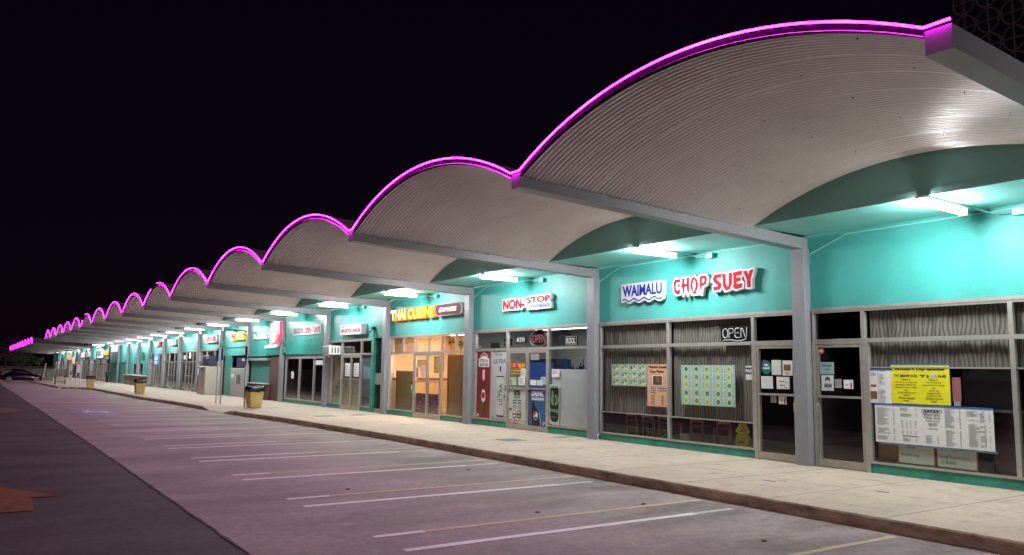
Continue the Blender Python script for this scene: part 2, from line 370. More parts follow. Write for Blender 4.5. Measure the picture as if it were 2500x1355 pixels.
# parking lines
def strip(name,u0,v0,u1,v1,wd,m,z=.008,n=1):
    d=Vector((u1-u0,v1-v0,0)); nrm=Vector((-d.y,d.x,0)).normalized()*wd/2; q=MB(); r=random.Random(int(u0*91+v0*7))
    pts=[]
    for i in range(n+1):
        t=i/n; c=Vector((u0,v0,0))+d*t; a=c+nrm*r.uniform(.86,1.06); b_=c-nrm*r.uniform(.86,1.06); pts.append((a,b_))
    for (a,b_),(c,e) in zip(pts,pts[1:]):
        q.face([(p.x,p.y,GZ+z+zo(p.x)) for p in (a,b_,e,c)],m)
    return q
def road_line(segs,name='parking_line'):
    q=MB()
    for (u0,v0,u1,v1,wd,m) in segs:
        t=strip('',u0,v0,u1,v1,wd,m,n=14)
        for f,mi in zip(t.f,t.m): q.face([t.v[i] for i in f],m)
    return structure(q.build(name))
pairs=[(1.32,1.97),(4.07,4.79),(6.92,7.58),(9.69,10.30),(12.47,13.09),(15.18,15.82),(17.82,18.49),(20.40,21.07),(22.95,23.55),(25.37,25.95)]
for i,(a,b_) in enumerate(pairs):
    o=.03*max(0,i-3); k=kerbv(a)
    if i==0: road_line([(b_,7.5,b_,k+.18,.085,LINEY)]); continue
    road_line([(a,8.95+o,a,4.9,.125,LINEW),(a,4.9,a,k+.35,.105,LINEF)])
    f=8.35+o if i<4 else 6.5
    road_line([(b_,8.95+o,b_,f,.115,LINEW),(b_,f,b_,k+.18,.11,LINEY)])
road_line([(27.75,9.3,27.75,4.7,.10,LINEW)])
road_line([(34.6,9.4,34.6,5.0,.10,LINEW)])
for u in (31.75,37.5,40.5,41.2,44.2,47.3,47.9,51.2,54.5):
    road_line([(u,9.35,u,kerbv(u)+.5,.14,LINEW)])
for i in range(4): road_line([(32.0+.2*i,4.9+.95*i,34.4,5.5+.95*i+.4,.09,LINEF)],'access_aisle_stripe')
q=MB(); z=GZ+.008
def flat(q,pts,m,dz=.008): q.face([(u,v,GZ+dz+zo(u)) for u,v in pts],m)
flat(q,[(28.15,9.33),(34.3,9.42),(34.3,7.95),(28.15,7.93)],HBLUE)
o=structure(q.build('blue_parking_bay_marking'))
q=MB()
for r0,r1 in ((.30,.44),):
    for i in range(14):
        a0,a1=[-2.2+3.9*(i+t)/14 for t in (0,1)]
        flat(q,[(31.0+1.9*r*math.cos(a),8.55+r*math.sin(a)) for a,r in ((a0,r0),(a1,r0),(a1,r1),(a0,r1))],LINEW,.012)
flat(q,[(31.2,8.75),(32.6,8.75),(32.6,8.68),(31.2,8.68)],LINEW,.012); flat(q,[(32.7,8.86),(33.1,8.86),(33.1,8.62),(32.7,8.62)],LINEW,.012)
flat(q,[(31.2,8.68),(31.35,8.68),(31.2,8.2),(31.0,8.2)],LINEW,.012)
structure(q.build('accessible_symbol_marking'))
q=MB(); flat(q,[(10.62,12.15),(9.28,11.45),(9.32,11.80),(8.22,11.82),(8.22,12.48),(9.32,12.50),(9.28,12.85)],ARROW); structure(q.build('lane_arrow_marking'))
q=MB(); flat(q,[(36.2,11.4),(33.6,10.62),(33.7,11.05),(31.9,11.08),(31.9,11.75),(33.7,11.8),(33.6,12.2)],ARROW); structure(q.build('lane_arrow_marking'))
# covers let into the walkway
COVER=mat('steel_cover',(.20,.19,.19),.5,.4,var=.2,vscale=10)
def cover(u0,u1,v0,v1,label):
    q=MB(); z=zo(u0)
    q.box(u0,u1,v0,v1,z-.02,z+.005,mat('cover_rim',(.50,.46,.42),.6)); q.box(u0+.03,u1-.03,v0+.03,v1-.03,z+.005,z+.009,COVER)
    for i in range(3): q.box(u0+.1,u1-.1,v0+.08+.12*i,v0+.10+.12*i,z+.009,z+.012,COVER)
    tag(q.build('utility_cover',loc=(u0,v0,z)),label,'cover','utility covers in the walkway')
cover(12.12,12.70,1.78,2.36,'grey steel utility cover in the walkway before the convenience shop')
cover(12.35,12.62,.22,.72,'small flat cover close to the grey column by the convenience shop')
cover(22.75,23.35,2.2,2.85,'grey utility cover near the kerb before the gated recess')
cover(23.05,23.55,.95,1.5,'utility cover beside the grey column next to the gated recess')
# small scraps lying about
q0=[('blue',3.35,1.95,.22,.012,(.05,.09,.30)),('white',3.02,2.55,.10,.03,(.75,.74,.72)),('blue',4.85,2.45,.22,.012,(.07,.12,.32)),('white',2.62,1.25,.05,.02,(.75,.74,.7))]
LITL=['thin blue straw lying on the walkway before the menu window','small white paper scrap lying on the walkway below the whiteboards','thin blue straw lying on the walkway near the nearest column','tiny white scrap beside the low teal wall']
for (c,u,v,a,b_,col),lb in zip(q0,LITL):
    q=MB(); q.box(u-a/2,u+a/2,v-b_/2,v+b_/2,.001,.006,mat('scrap_'+c,col,.6)); tag(q.build('litter_scrap',loc=(u,v,0)),lb,'litter')
LEAF=mat('dead_leaf',(.10,.035,.012),.7)
for (u,v),lb in zip([(2.55,5.5),(5.1,6.6),(8.0,7.9),(4.9,5.0),(9.1,5.2),(22.6,4.5)],['dead brown leaf on the stall nearest the viewer','dark curled leaf beside the nearest white line','dark leaf scrap beside the third pair of lines','dead leaf close to the kerb near the nearest stall','dead leaf in the stall before the convenience shop','pale crumpled scrap against the kerb by the dark shop']):
    q=MB(); z=GZ+zo(u)+.009; m=LEAF if 'scrap a' not in lb else mat('crumpled_paper',(.6,.62,.68),.6)
    s=.042
    q.face([(u-s,v,z),(u-.01,v-.03,z+.012),(u+s,v,z+.004),(u,v+.035,z+.02)],m); q.face([(u-s,v,z),(u,v+.035,z+.02),(u-.02,v+.06,z)],m)
    tag(q.build('fallen_leaf' if m is LEAF else 'paper_scrap',loc=(u,v,z)),lb,'leaf' if m is LEAF else 'litter')
# drain outlet in the kerb
q=MB(); pts=[(5.96+.055*math.cos(a),3.878,-.09+.055*math.sin(a)) for a in [PI*i/10 for i in range(11)]]
q.tube([(6.015,3.878,-.148)]+pts+[(5.905,3.878,-.148)],.008,mat('drain_rim',(.35,.33,.30),.5),6)
q.poly([(5.96+.05*math.cos(PI*i/10),-.09+.05*math.sin(PI*i/10)) for i in range(11)]+[(5.91,-.146),(6.01,-.146)],3.868,BLACK,.004)
tag(q.build('drain_outlet',loc=(5.96,3.87,-.12)),'half round drain outlet in the dark kerb face','drain')

# ================================================================ CANOPY
HA=(W-BW)/2                                          # half span of a vault
def arc(x,h):
    R=(HA*HA+h*h)/(2*h); return math.sqrt(max(R*R-x*x,0))-(R-h)
def vault_mesh():
    """corrugated barrel vault between two beams, local x 0..W measured from the near beam, y = real distance, z relative to the fall"""
    q=MB(); NS=26; pitch=.0762; amp=.0230; per=8
    ys=np.arange(FV-.03,TV-.001,-pitch/per); nv=len(ys); vs=[]; fs=[]
    for j,y in enumerate(ys):
        ph=(FV-y)/pitch; cc=math.cos(2*PI*ph); a=amp*math.copysign(abs(cc)**.75,cc); lap=.009*((ph%8.6)/8.6)
        for i in range(NS+1):
            x=-HA+2*HA*i/NS; h=.675; R=(HA*HA+h*h)/(2*h); ang=math.asin(x/R); rr=R+a-lap
            wv=.0035*math.sin(i*.9+int(ph/8.6)*2.1) if (ph%8.6)<.35 else 0
            vs.append((HA+BW/2+rr*math.sin(ang), y, ZT-.035-SL*(FV-y)+rr*math.cos(ang)-(R-h)+wv))
    for j in range(nv-1):
        for i in range(NS): fs.append((j*(NS+1)+i,j*(NS+1)+i+1,(j+1)*(NS+1)+i+1,(j+1)*(NS+1)+i))
    q.raw(vs,fs,CORR,True)
    vs=[]; fs=[]                                     # roof skin above
    for j,y in enumerate((FV-.03,TV-.4)):
        for i in range(NS+1):
            x=-HA+2*HA*i/NS; vs.append((HA+BW/2+x*1.03,y,ZT+.0-SL*(FV-y)+arc(x,.705)+.012))
    for i in range(NS): fs.append((i,NS+1+i,NS+2+i,i+1))
    q.raw(vs,fs,ROOF,True)
    return q
def neon_pts(f0=0.,f1=1.,n=26):
    P=[]
    for i in range(n+1):
        t=f0+(f1-f0)*i/n; x=-HA+2*HA*t; P.append((HA+BW/2+x,FV+.022,ZT+.028+arc(x,.705)))
    return P
def trim_mesh():
    q=MB(); n=40; lo=[];hi=[]
    for i in range(n+1):
        x=-HA+2*HA*i/n; lo.append((HA+BW/2+x,ZT-.05+arc(x,.688))); hi.append((HA+BW/2+x,ZT-.004+arc(x,.715)))
    for i in range(n):
        a,b_,c,d=lo[i],lo[i+1],hi[i+1],hi[i]
        q.face([(a[0],FV,a[1]),(d[0],FV,d[1]),(c[0],FV,c[1]),(b_[0],FV,b_[1])],NEONT)
        q.face([(a[0],FV-.03,a[1]),(b_[0],FV-.03,b_[1]),(c[0],FV-.03,c[1]),(d[0],FV-.03,d[1])],NEONT)
        q.face([(d[0],FV,d[1]),(d[0],FV-.03,d[1]),(c[0],FV-.03,c[1]),(c[0],FV,c[1])],NEONT)
        q.face([(a[0],FV+.022,a[1]),(b_[0],FV+.022,b_[1]),(b_[0],FV-.03,b_[1]),(a[0],FV-.03,a[1])],NEONT)
        q.face([(a[0],FV+.022,a[1]),(a[0],FV+.001,a[1]+.014),(b_[0],FV+.001,b_[1]+.014),(b_[0],FV+.022,b_[1])],LIP)
    return q
def add_screws(q):
    h=.675; R=(HA*HA+h*h)/(2*h)
    for t in (.12,.34,.56,.78,.93):
        for j in range(15):
            y=FV-.18-.33*j-(.07*((j*7)%3)); x=-HA+2*HA*t+.06*math.sin(j*2.3); a=math.asin(x/R); rr=R-.013
            c=Vector((HA+BW/2+rr*math.sin(a),y,ZT-.035-SL*(FV-y)+rr*math.cos(a)-(R-h))); s=.0065
            if y<TV+.1: continue
            q.box(c.x-s,c.x+s,c.y-s,c.y+s,c.z-.014,c.z+.004,SCREW)
    return q
def tymp_mesh():
    q=MB(); n=26; zb=4.147
    for i in range(n):
        x0,x1=-HA+2*HA*i/n,-HA+2*HA*(i+1)/n; base=ZT-.035-SL*(FV-TV)
        a,b_=max(zb+.1,base+arc(x0,.675)+.02),max(zb+.1,base+arc(x1,.675)+.02)
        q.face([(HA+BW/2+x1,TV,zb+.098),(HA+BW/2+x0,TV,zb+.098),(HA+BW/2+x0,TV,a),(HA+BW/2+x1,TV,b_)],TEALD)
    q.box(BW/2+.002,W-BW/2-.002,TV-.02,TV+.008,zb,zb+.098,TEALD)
    q.box(BW/2+.002,W-BW/2-.002,TV-.05,TV-.02,zb+.098,zb+.102,BLACK)
    return q
def beam_mesh():
    q=MB(); b=BW/2; zs=lambda z,y: z-SL*(FV-y)
    y0=0.0
    for (x0,x1,zb,zt) in ((-b,b,ZB+.012,ZT),(-b-.006,b+.006,ZB,ZB+.012)):
        vs=[(x0,FV,zb),(x1,FV,zb),(x1,FV,zt),(x0,FV,zt),(x0,y0,zs(zb,y0)),(x1,y0,zs(zb,y0)),(x1,y0,zs(zt,y0)),(x0,y0,zs(zt,y0))]
        q.raw(vs,[(0,1,2,3)[::-1],(4,5,6,7),(0,4,5,1)[::-1],(3,2,6,7)[::-1],(1,5,6,2)[::-1],(0,3,7,4)[::-1]],BEAM)
    for y in (3.1,):                                  # splice in the cladding
        for sgn in (-1,1):
            x=sgn*(b+.001); q.face([(x,y,zs(ZB+.013,y)),(x,y+.006,zs(ZB+.013,y)),(x,y+.006,zs(ZT-.03,y)),(x,y,zs(ZT-.03,y))],INKG)
    return q
def column_mesh():
    q=MB(); q.box(-CW/2,CW/2,0.0,CD,-.02,ZB-SL*(FV-CD)+.006,GREY,.006); return q
def soffit_mesh():
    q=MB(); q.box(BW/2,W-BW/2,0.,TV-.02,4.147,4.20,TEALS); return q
def canopy(name,label,k0,n,unlit={}):
    u0=k0*W; root=thing(name,label,'canopy',(u0,3,0))
    src={}
    def inst(key,fn,nm,loc,parent=root):
        if key not in src:
            q=fn(); o=q.build('proto',loc=(0,0,0)); src[key]=o.data; bpy.data.objects.remove(o)
        o=bpy.data.objects.new(nm,src[key]); COL.objects.link(o); o.parent=parent
        p=Vector((0,0,0)); pp=parent
        while pp is not None: p+=pp.location; pp=pp.parent
        o.location=Vector(loc)-p; return o
    for i in range(n+1):
        k=k0+i; d=fv(k)-FV; z=zo(k*W)
        inst('beam',beam_mesh,'beam',(k*W,d,z))
        if k>0: inst('col',column_mesh,'column',(k*W,0,z))
        q=MB()
        p0=(k*W+BW/2,FV+.022+d,ZT+.028+z); p1=(k*W-BW/2,FV+.022+d,ZT+.028+z)
        q.tube([p1,p0],.011,NEON,8); q.build('neon_tube',root)
    for i in range(n):
        k=k0+i; d=(fv(k)+fv(k+1))/2-FV; z=zo((k+.5)*W); L=(k*W,d,z)
        v=inst(('vault',k<6),(lambda: add_screws(vault_mesh())) if k<6 else vault_mesh,'vault',L); inst('trim',trim_mesh,'edge_trim',L,v)
        
        inst('tymp',tymp_mesh,'tympanum',(k*W,0,z)); inst('soffit',soffit_mesh,'soffit',(k*W,0,z))
        for j,(f0,f1) in enumerate(unlit.get(k,[(0,1)])):
            def nm(f0=f0,f1=f1):
                q=MB(); q.tube(neon_pts(f0,f1),.011,NEON,6); return q
            inst(('neon',f0,f1),nm,'neon_tube',L)
    q=MB(); r=[]                                       # flat roof of the shops behind the vaults
    for (a,b_) in [(u0+W*i,u0+W*(i+1)) for i in range(n)]:
        z=zo((a+b_)/2); q.box(a,b_,-14,TV-.4,4.21+z,4.45+z,ROOF)
    q.build('roof_slab',root)
    return root
canopy('scalloped_canopy','long grey canopy of scalloped corrugated vaults edged with magenta neon',0,15,{5:[(0,.5),(.74,1)],9:[(0,.62),(.86,1)]})
canopy('scalloped_canopy','smaller far canopy of scalloped vaults with bunched magenta neon beyond the dark gap',18,10)

# ================================================================ CEILING LAMPS under the soffit
LAMP=100.
def lamp_tree():
    r=thing('ceiling_lamp','white tube lamp under the soffit','ceiling lamp',(0,0,0),'tube lamps under the canopy soffit')
    q=MB(); q.box(-.075,.075,.42,1.67,4.105,4.146,WHITE,.006); q.box(-.066,.066,.46,.492,4.0,4.104,WHITE,.004); q.build('housing',r)
    q=MB(); n=8; Y=(.493,.50,1.63,1.645); prof=[(.060*math.cos(PI*i/n),-.095*math.sin(PI*i/n)**.7) for i in range(n+1)]
    vs=[]; fs=[]
    for y,s in zip(Y,(1,1,1,.85)): vs+=[(x*s,y,4.103+z*s) for x,z in prof]
    for j in range(3):
        for i in range(n): fs.append((j*(n+1)+i,j*(n+1)+i+1,(j+1)*(n+1)+i+1,(j+1)*(n+1)+i))
    fs.append(tuple(3*(n+1)+i for i in range(n+1))); q.raw(vs,fs,TUBE,True); q.build('lens',r)
    for nm,dx,dz,sx_,rot in (('lamp_light',0,-.099,.10,(0,0,0)),('lamp_light',-.064,-.045,.075,(0,math.radians(84),0)),('lamp_light',.064,-.045,.075,(0,math.radians(-84),0)),('lamp_end_light',0,-.045,.10,(math.radians(94),0,0))):
        ld=bpy.data.lights.new(nm,'AREA'); ld.shape='RECTANGLE'; ld.size=sx_; ld.size_y=.86; ld.color=(1,.965,.985); end=nm=='lamp_end_light'
        if end: ld.size_y=.08
        ld.energy=LAMP*PI*sx_*(.045 if end else .86)
        lo_=bpy.data.objects.new(nm,ld); COL.objects.link(lo_); lo_.parent=r; lo_.location=(dx,1.652 if end else 1.20,4.103+dz); lo_.rotation_euler=rot
    return r
LN={0:'white tube lamp nearest the viewer above the menu window',1:'white tube lamp above the blue and red lettering',2:'white tube lamp above the convenience shop lettering',3:'white tube lamp above the yellow restaurant lettering',4:'white tube lamp above the sports card sign box',5:'white tube lamp above the ribbed wall with the long white banner',6:'white tube lamp above the red neon emblem',7:'white tube lamp above the yellow noodle sign',8:'white tube lamp above the sign over the tall cash machine',9:'white tube lamp above the plain shop with square notices',10:'white tube lamp above the small rounded red sign'}
l0=None
for k in list(range(0,28))+[-1]:
    z=zo((k+.5)*W); loc=(k*W+2.78,0,z)
    if k in (15,17) or (k>=18 and k%2): continue
    lb=LN.get(k, 'white tube lamp under the canopy soffit')
    if k<0: lb='white tube lamp over the walkway before the scalloped canopy begins'
    if 11<=k<15: lb='far white tube lamp over the shops before the dark roof gap'
    if 16<=k<18: lb='white tube lamp hanging in the dark roof gap'
    if k>=18: lb='tiny white tube lamp under the far canopy'
    if l0 is None: l0=lamp_tree(); l0.location=loc; l0['label']=lb
    else: copy_tree(l0,loc,lb)

# ================================================================ SHOP FRONTS
CURT=mat('patterned_curtain',(.13,.118,.105),.75); N,L,b=nodes(CURT)     # grey curtain with light wavy uprights
g=N.new('ShaderNodeNewGeometry'); sx=N.new('ShaderNodeSeparateXYZ'); L.new(g.outputs['Position'],sx.inputs[0])
nz=N.new('ShaderNodeTexNoise'); nz.inputs['Scale'].default_value=1.4; L.new(g.outputs['Position'],nz.inputs[0])
wob=mth('MULTIPLY',mth('SINE',mth('MULTIPLY',sx.outputs[2],9.5)),.014)
sgn=mth('SIGN',mth('SINE',mth('MULTIPLY',sx.outputs[0],2*PI/.54)))
ph=mth('MULTIPLY',mth('ADD',mth('ADD',sx.outputs[0],mth('MULTIPLY',wob,sgn)),mth('MULTIPLY',nz.outputs[0],.10)),2*PI/.135)
st=mth('POWER',mth('ABSOLUTE',mth('SINE',ph)),1.5)
rc=N.new('ShaderNodeValToRGB'); L.new(st,rc.inputs[0]); rc.color_ramp.elements[0].color=(.115,.10,.088,1); rc.color_ramp.elements[1].color=(.30,.27,.236,1)
L.new(rc.outputs[0],b.inputs['Base Color'])
BRICK=mat('brick',(.2,.06,.04),.8); N,L,b=nodes(BRICK)
g=N.new('ShaderNodeNewGeometry'); mp=N.new('ShaderNodeMapping'); mp.inputs['Rotation'].default_value=(PI/2,0,0); L.new(g.outputs['Position'],mp.inputs[0])
bt=N.new('ShaderNodeTexBrick'); bt.inputs['Color1'].default_value=(.13,.035,.024,1); bt.inputs['Color2'].default_value=(.075,.024,.018,1); bt.inputs['Mortar'].default_value=(.10,.075,.06,1); bt.inputs['Scale'].default_value=4.6; bt.inputs['Mortar Size'].default_value=.03
L.new(mp.outputs[0],bt.inputs[0]); L.new(bt.outputs[0],b.inputs['Base Color'])
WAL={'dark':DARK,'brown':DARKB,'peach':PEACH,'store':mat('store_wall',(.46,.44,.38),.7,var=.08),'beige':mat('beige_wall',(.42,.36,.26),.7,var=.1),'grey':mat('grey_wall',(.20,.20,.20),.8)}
FLO=mat('shop_floor',(.16,.12,.09),.5,var=.15)
def fbars(q,uL,uR,z0,z1,t,m,v0=-.045,v1=.035):
    q.slab(uL,uL-t,z0,z1,v0,v1,m); q.slab(uR+t,uR,z0,z1,v0,v1,m)
    q.slab(uL-t,uR+t,z1-t,z1,v0,v1,m); q.slab(uL-t,uR+t,z0,z0+t,v0,v1,m)
def window(root,uL,uR,z0,z1,t=.034,m=ALU,glass=GLASS,rail=None,solid=None):
    q=MB(); fbars(q,uL,uR,z0,z1,t,m)
    if rail: q.slab(uL-t,uR+t,rail-.012,rail+.012,-.03,.01,m)
    f=q.build('window',root); q=MB()
    if solid: q.slab(uL-t,uR+t,z0+t,z1-t,-.02,-.012,solid)
    else: q.pane(uL-t,uR+t,z0+t,z1-t,-.014,glass)
    q.build('pane',f); return f
def door(root,uL,uR,z1=2.145,hinge='L',m=ALUD,glass=GLASS,bar=1.20,bot=.13,z0=.012):
    q=MB(); t=.052; v0,v1=-.04,.022
    q.slab(uL,uL-t,z0,z1,v0,v1,m); q.slab(uR+t,uR,z0,z1,v0,v1,m)
    q.slab(uL-t,uR+t,z1-t,z1,v0,v1,m); q.slab(uL-t,uR+t,z0,z0+bot,v0,v1,m)
    d=q.build('door',root); q=MB(); q.pane(uL-t,uR+t,z0+bot,z1-t,-.012,glass); q.build('pane',d)
    q=MB()
    if bar: q.slab(uL-.03,uR+.03,bar-.02,bar+.02,.024,.05,ALU)
    hu=uR+.026 if hinge=='L' else uL-.026
    q.tube([(hu,.024,.92),(hu,.065,.94),(hu,.065,1.08),(hu,.024,1.10)],.009,ALU,6); q.build('handle',d); return d
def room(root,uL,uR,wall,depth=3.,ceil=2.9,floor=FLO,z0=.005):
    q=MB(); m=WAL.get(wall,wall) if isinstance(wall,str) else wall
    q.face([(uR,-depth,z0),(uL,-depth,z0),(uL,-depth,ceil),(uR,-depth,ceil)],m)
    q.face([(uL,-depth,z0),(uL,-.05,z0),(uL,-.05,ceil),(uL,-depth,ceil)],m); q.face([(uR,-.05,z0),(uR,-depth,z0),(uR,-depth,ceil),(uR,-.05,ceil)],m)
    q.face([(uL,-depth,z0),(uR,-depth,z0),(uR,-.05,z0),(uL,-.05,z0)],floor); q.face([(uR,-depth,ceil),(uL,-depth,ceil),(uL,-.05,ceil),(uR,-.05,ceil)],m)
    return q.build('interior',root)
def upper(root,n,zt=2.80,m=TEAL,a=0.,b_=0.):
    q=MB(); q.slab((n+1)*W-b_,n*W+a,zt,4.21,-.16,0.,m); q.build('upper_wall',root)
def base(root,segs,m=TEALB,z1=.15):
    q=MB()
    for uL,uR in segs:
        q=MB(); q.slab(uL,uR,-.03,z1,-.12,.018,m); q.build('low_wall',root)
def header(root,uL,uR,z0=2.742,z1=2.80):
    q=MB(); q.slab(uL,uR,z0,z1,-.05,.045,ALU); q.build('header',root)
def jamb(root,n):
    q=MB()
    for u in (n*W,(n+1)*W): q.slab(u+.1,u-.1,0,2.80,-.16,-.004,GREY)
    q.build('pier',root)
FRONTS='shop fronts along the walkway'
BLIND=bpy.data.materials.new('blind_slat'); BLIND.use_nodes=True; N=BLIND.node_tree.nodes; L=BLIND.node_tree.links
tb=N.new('ShaderNodeBsdfTranslucent'); tb.inputs[0].default_value=(.85,.66,.46,1); ms=N.new('ShaderNodeMixShader'); ms.inputs[0].default_value=.55
N['Principled BSDF'].inputs['Base Color'].default_value=(.80,.62,.45,1); L.new(N['Principled BSDF'].outputs[0],ms.inputs[1]); L.new(tb.outputs[0],ms.inputs[2]); L.new(ms.outputs[0],N['Material Output'].inputs[0])
def front(n,label):
    r=thing('storefront',label,'shop front',((n+.5)*W,0,zo((n+.5)*W)),FRONTS); return r
# each bay is built level and dropped with the ground
_build=MB.build
def lay(n): MB.dz=zo((n+.5)*W)
MB.dz=0.
def _b(s,name,parent=None,loc=None):
    if MB.dz:
        s.v=[(x,y,z+MB.dz) for x,y,z in s.v]
        if loc is not None: loc=(loc[0],loc[1],loc[2]+MB.dz)
    return _build(s,name,parent,loc)
MB.build=_b
def edges(n): return (n+1)*W-CW/2-.02,n*W+CW/2+.02     # image-left and image-right ends of the glazing in a bay
def low_curtain(root,uL,uR,z0,z1,v=-.13):
    q=MB(); k=int(abs(uL-uR)/.02); pts=[(uL+(uR-uL)*i/k, v+.012*math.sin(i*.34)+.006*math.sin(i*.81)) for i in range(k+1)]
    for (a,b_) in zip(pts,pts[1:]): q.face([(a[0],a[1],z0),(b_[0],b_[1],z0),(b_[0],b_[1],z1),(a[0],a[1],z1)],CURT,True)
    return q.build('curtain',root)

# ---- bay 0, nearest: menu window of the chop suey restaurant
lay(0); r=front(0,'nearest teal shop front with menus taped in its curtained window'); jamb(r,0); upper(r,0)
header(r,5.75,.14); base(r,[(4.70,.14)])
window(r,5.74,4.755,2.205,2.742); window(r,4.755,2.41,2.205,2.742); window(r,2.41,.16,2.205,2.742)
window(r,4.70,2.41,.155,2.205,rail=1.745); window(r,2.41,.16,.155,2.205,rail=1.745)
q=MB(); q.slab(5.755,5.695,0,2.205,-.05,.03,ALU); q.build('door_frame',r); q=MB(); q.slab(4.775,4.70,0,2.205,-.05,.03,ALU); q.build('door_frame',r); q=MB(); q.slab(5.695,4.775,2.15,2.205,-.05,.03,ALU); q.build('door_frame',r)
door(r,5.69,4.78,hinge='R',bar=1.23)
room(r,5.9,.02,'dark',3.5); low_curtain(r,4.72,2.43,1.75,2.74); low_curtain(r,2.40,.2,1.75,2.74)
q=MB(); q.slab(2.9,2.42,.18,1.12,-.35,-.30,DARKB); q.slab(4.72,4.28,.18,.52,-.3,-.25,mat('cardboard',(.30,.17,.06),.7,var=.1)); q.build('inner_panel',r)
# ---- bay 1: curtained restaurant window
lay(1); r=front(1,'teal shop front under the blue and red lettering, grey curtains and chairs inside'); jamb(r,1); upper(r,1)
header(r,11.66,6.06); base(r,[(11.66,7.08)])
window(r,11.64,9.36,2.205,2.742); window(r,9.36,7.07,2.205,2.742); window(r,7.07,6.07,2.205,2.742)
window(r,11.64,9.36,.155,2.205,rail=.665); window(r,9.36,7.07,.155,2.205,rail=.665)
q=MB(); q.slab(7.07,7.005,0,2.205,-.05,.03,ALU); q.build('door_frame',r); q=MB(); q.slab(7.005,6.12,2.15,2.205,-.05,.03,ALU); q.build('door_frame',r); q=MB(); q.slab(6.12,6.06,0,2.205,-.05,.03,ALU); q.build('door_frame',r)
door(r,7.0,6.125,bar=1.23)
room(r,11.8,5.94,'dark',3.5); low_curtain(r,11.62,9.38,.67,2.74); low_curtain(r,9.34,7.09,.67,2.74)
# ---- bay 2: convenience shop
lay(2); r=front(2,'teal convenience shop front with drink posters filling its windows'); jamb(r,2); upper(r,2)
header(r,17.57,11.98); base(r,[(17.57,15.69),(13.74,11.98)])
window(r,17.42,15.70,2.205,2.742); window(r,15.70,13.74,2.205,2.742); window(r,13.74,12.0,2.205,2.742)
window(r,17.42,16.51,.17,2.205); window(r,16.51,15.69,.17,2.205); window(r,13.74,12.0,.17,2.205)
q=MB(); q.slab(17.57,17.42,.15,2.742,-.05,.03,ALU); q.build('door_frame',r); q=MB(); q.slab(15.69,15.645,0,2.205,-.05,.03,ALU); q.build('door_frame',r); q=MB(); q.slab(13.785,13.74,0,2.205,-.05,.03,ALU); q.build('door_frame',r); q=MB(); q.slab(15.645,13.785,2.15,2.205,-.05,.03,ALU); q.build('door_frame',r)
door(r,15.64,14.715,hinge='L',bar=1.13); door(r,14.705,13.79,hinge='R',bar=1.13)
room(r,17.7,11.9,'store',3.2)
q=MB(); q.slab(16.6,13.0,2.84,2.86,-1.9,-1.0,mat('cool_panel_lamp',(.9,.9,.9),.5,emit=(.80,.92,1),estr=1.6)); q.build('cool_lamp',r)
# ---- bay 3: lit restaurant
lay(3); r=front(3,'teal restaurant front with warm lit peach interior and reed screens'); jamb(r,3); upper(r,3)
header(r,23.45,17.9); base(r,[(23.45,21.46),(19.54,17.9)])
for a,b_ in ((23.3,22.32),(22.32,21.44),(21.44,20.42),(20.42,19.54),(19.54,18.62),(18.62,17.92)): window(r,a,b_,2.19,2.742,t=.026)
window(r,23.3,21.44,.165,2.19); window(r,19.54,17.92,.165,2.19)
q=MB(); q.slab(23.46,23.3,.15,2.742,-.05,.03,WHITE); q.build('door_frame',r); q=MB(); q.slab(21.44,21.385,0,2.19,-.05,.03,ALU); q.build('door_frame',r); q=MB(); q.slab(19.595,19.54,0,2.19,-.05,.03,ALU); q.build('door_frame',r); q=MB(); q.slab(21.385,19.595,2.14,2.19,-.05,.03,ALU); q.build('door_frame',r)
door(r,21.38,20.50,hinge='L',bar=1.21); door(r,20.49,19.60,hinge='R',bar=1.21)
room(r,23.55,17.75,'peach',2.6)
q=MB(); q.slab(23.5,17.8,.0,1.22,-2.59,-2.55,WOODP); q.slab(23.5,17.8,1.22,1.30,-2.59,-2.53,mat('red_rail',(.28,.06,.03),.5)); q.build('wainscot',r)
q=MB(); q.box(23.47,23.54,-2.54,-.07,.006,1.22,WOODP); q.box(23.45,23.54,-2.54,-.07,1.22,1.30,mat('red_rail',(.28,.06,.03),.5)); q.build('side_wainscot',r)
q=MB()
for a,b_ in ((23.26,22.36),(22.28,21.48),(21.40,20.46),(20.38,19.58)):
    for i in range(6): q.box(b_,a,-.16-.012,-.10,2.225+.085*i,2.225+.085*i+.075,BLIND)
q.build('blind',r)
q=MB(); q.slab(21.7,19.4,2.84,2.86,-1.6,-.6,mat('warm_panel_lamp',(.9,.8,.7),.5,emit=(1,.84,.62),estr=11.0)); q.build('warm_lamp',r)
# ---- bay 4: card shop and gated recess
lay(4); r=front(4,'teal card shop front with double door and barred recess beside it'); jamb(r,4); upper(r,4,a=.3)
header(r,29.40,24.98); base(r,[(29.40,27.98),(26.03,24.98)])
window(r,29.3,27.98,2.205,2.742); window(r,27.98,25.98,2.205,2.742); window(r,25.98,24.98,2.205,2.742)
window(r,29.1,27.98,.165,2.205,solid=None); window(r,25.98,24.98,.165,2.205)
q=MB(); q.slab(29.4,29.1,.15,2.205,-.05,.03,ALU); q.build('door_frame',r); q=MB(); q.slab(27.98,27.92,0,2.205,-.05,.03,ALU); q.build('door_frame',r); q=MB(); q.slab(26.05,25.98,0,2.205,-.05,.03,ALU); q.build('door_frame',r); q=MB(); q.slab(27.92,26.05,2.12,2.205,-.05,.03,ALU); q.build('door_frame',r)
door(r,27.91,26.99,hinge='L',z1=2.115,bar=1.22); door(r,26.98,26.06,hinge='R',z1=2.115,bar=1.22)
room(r,29.5,24.95,'beige',1.6)
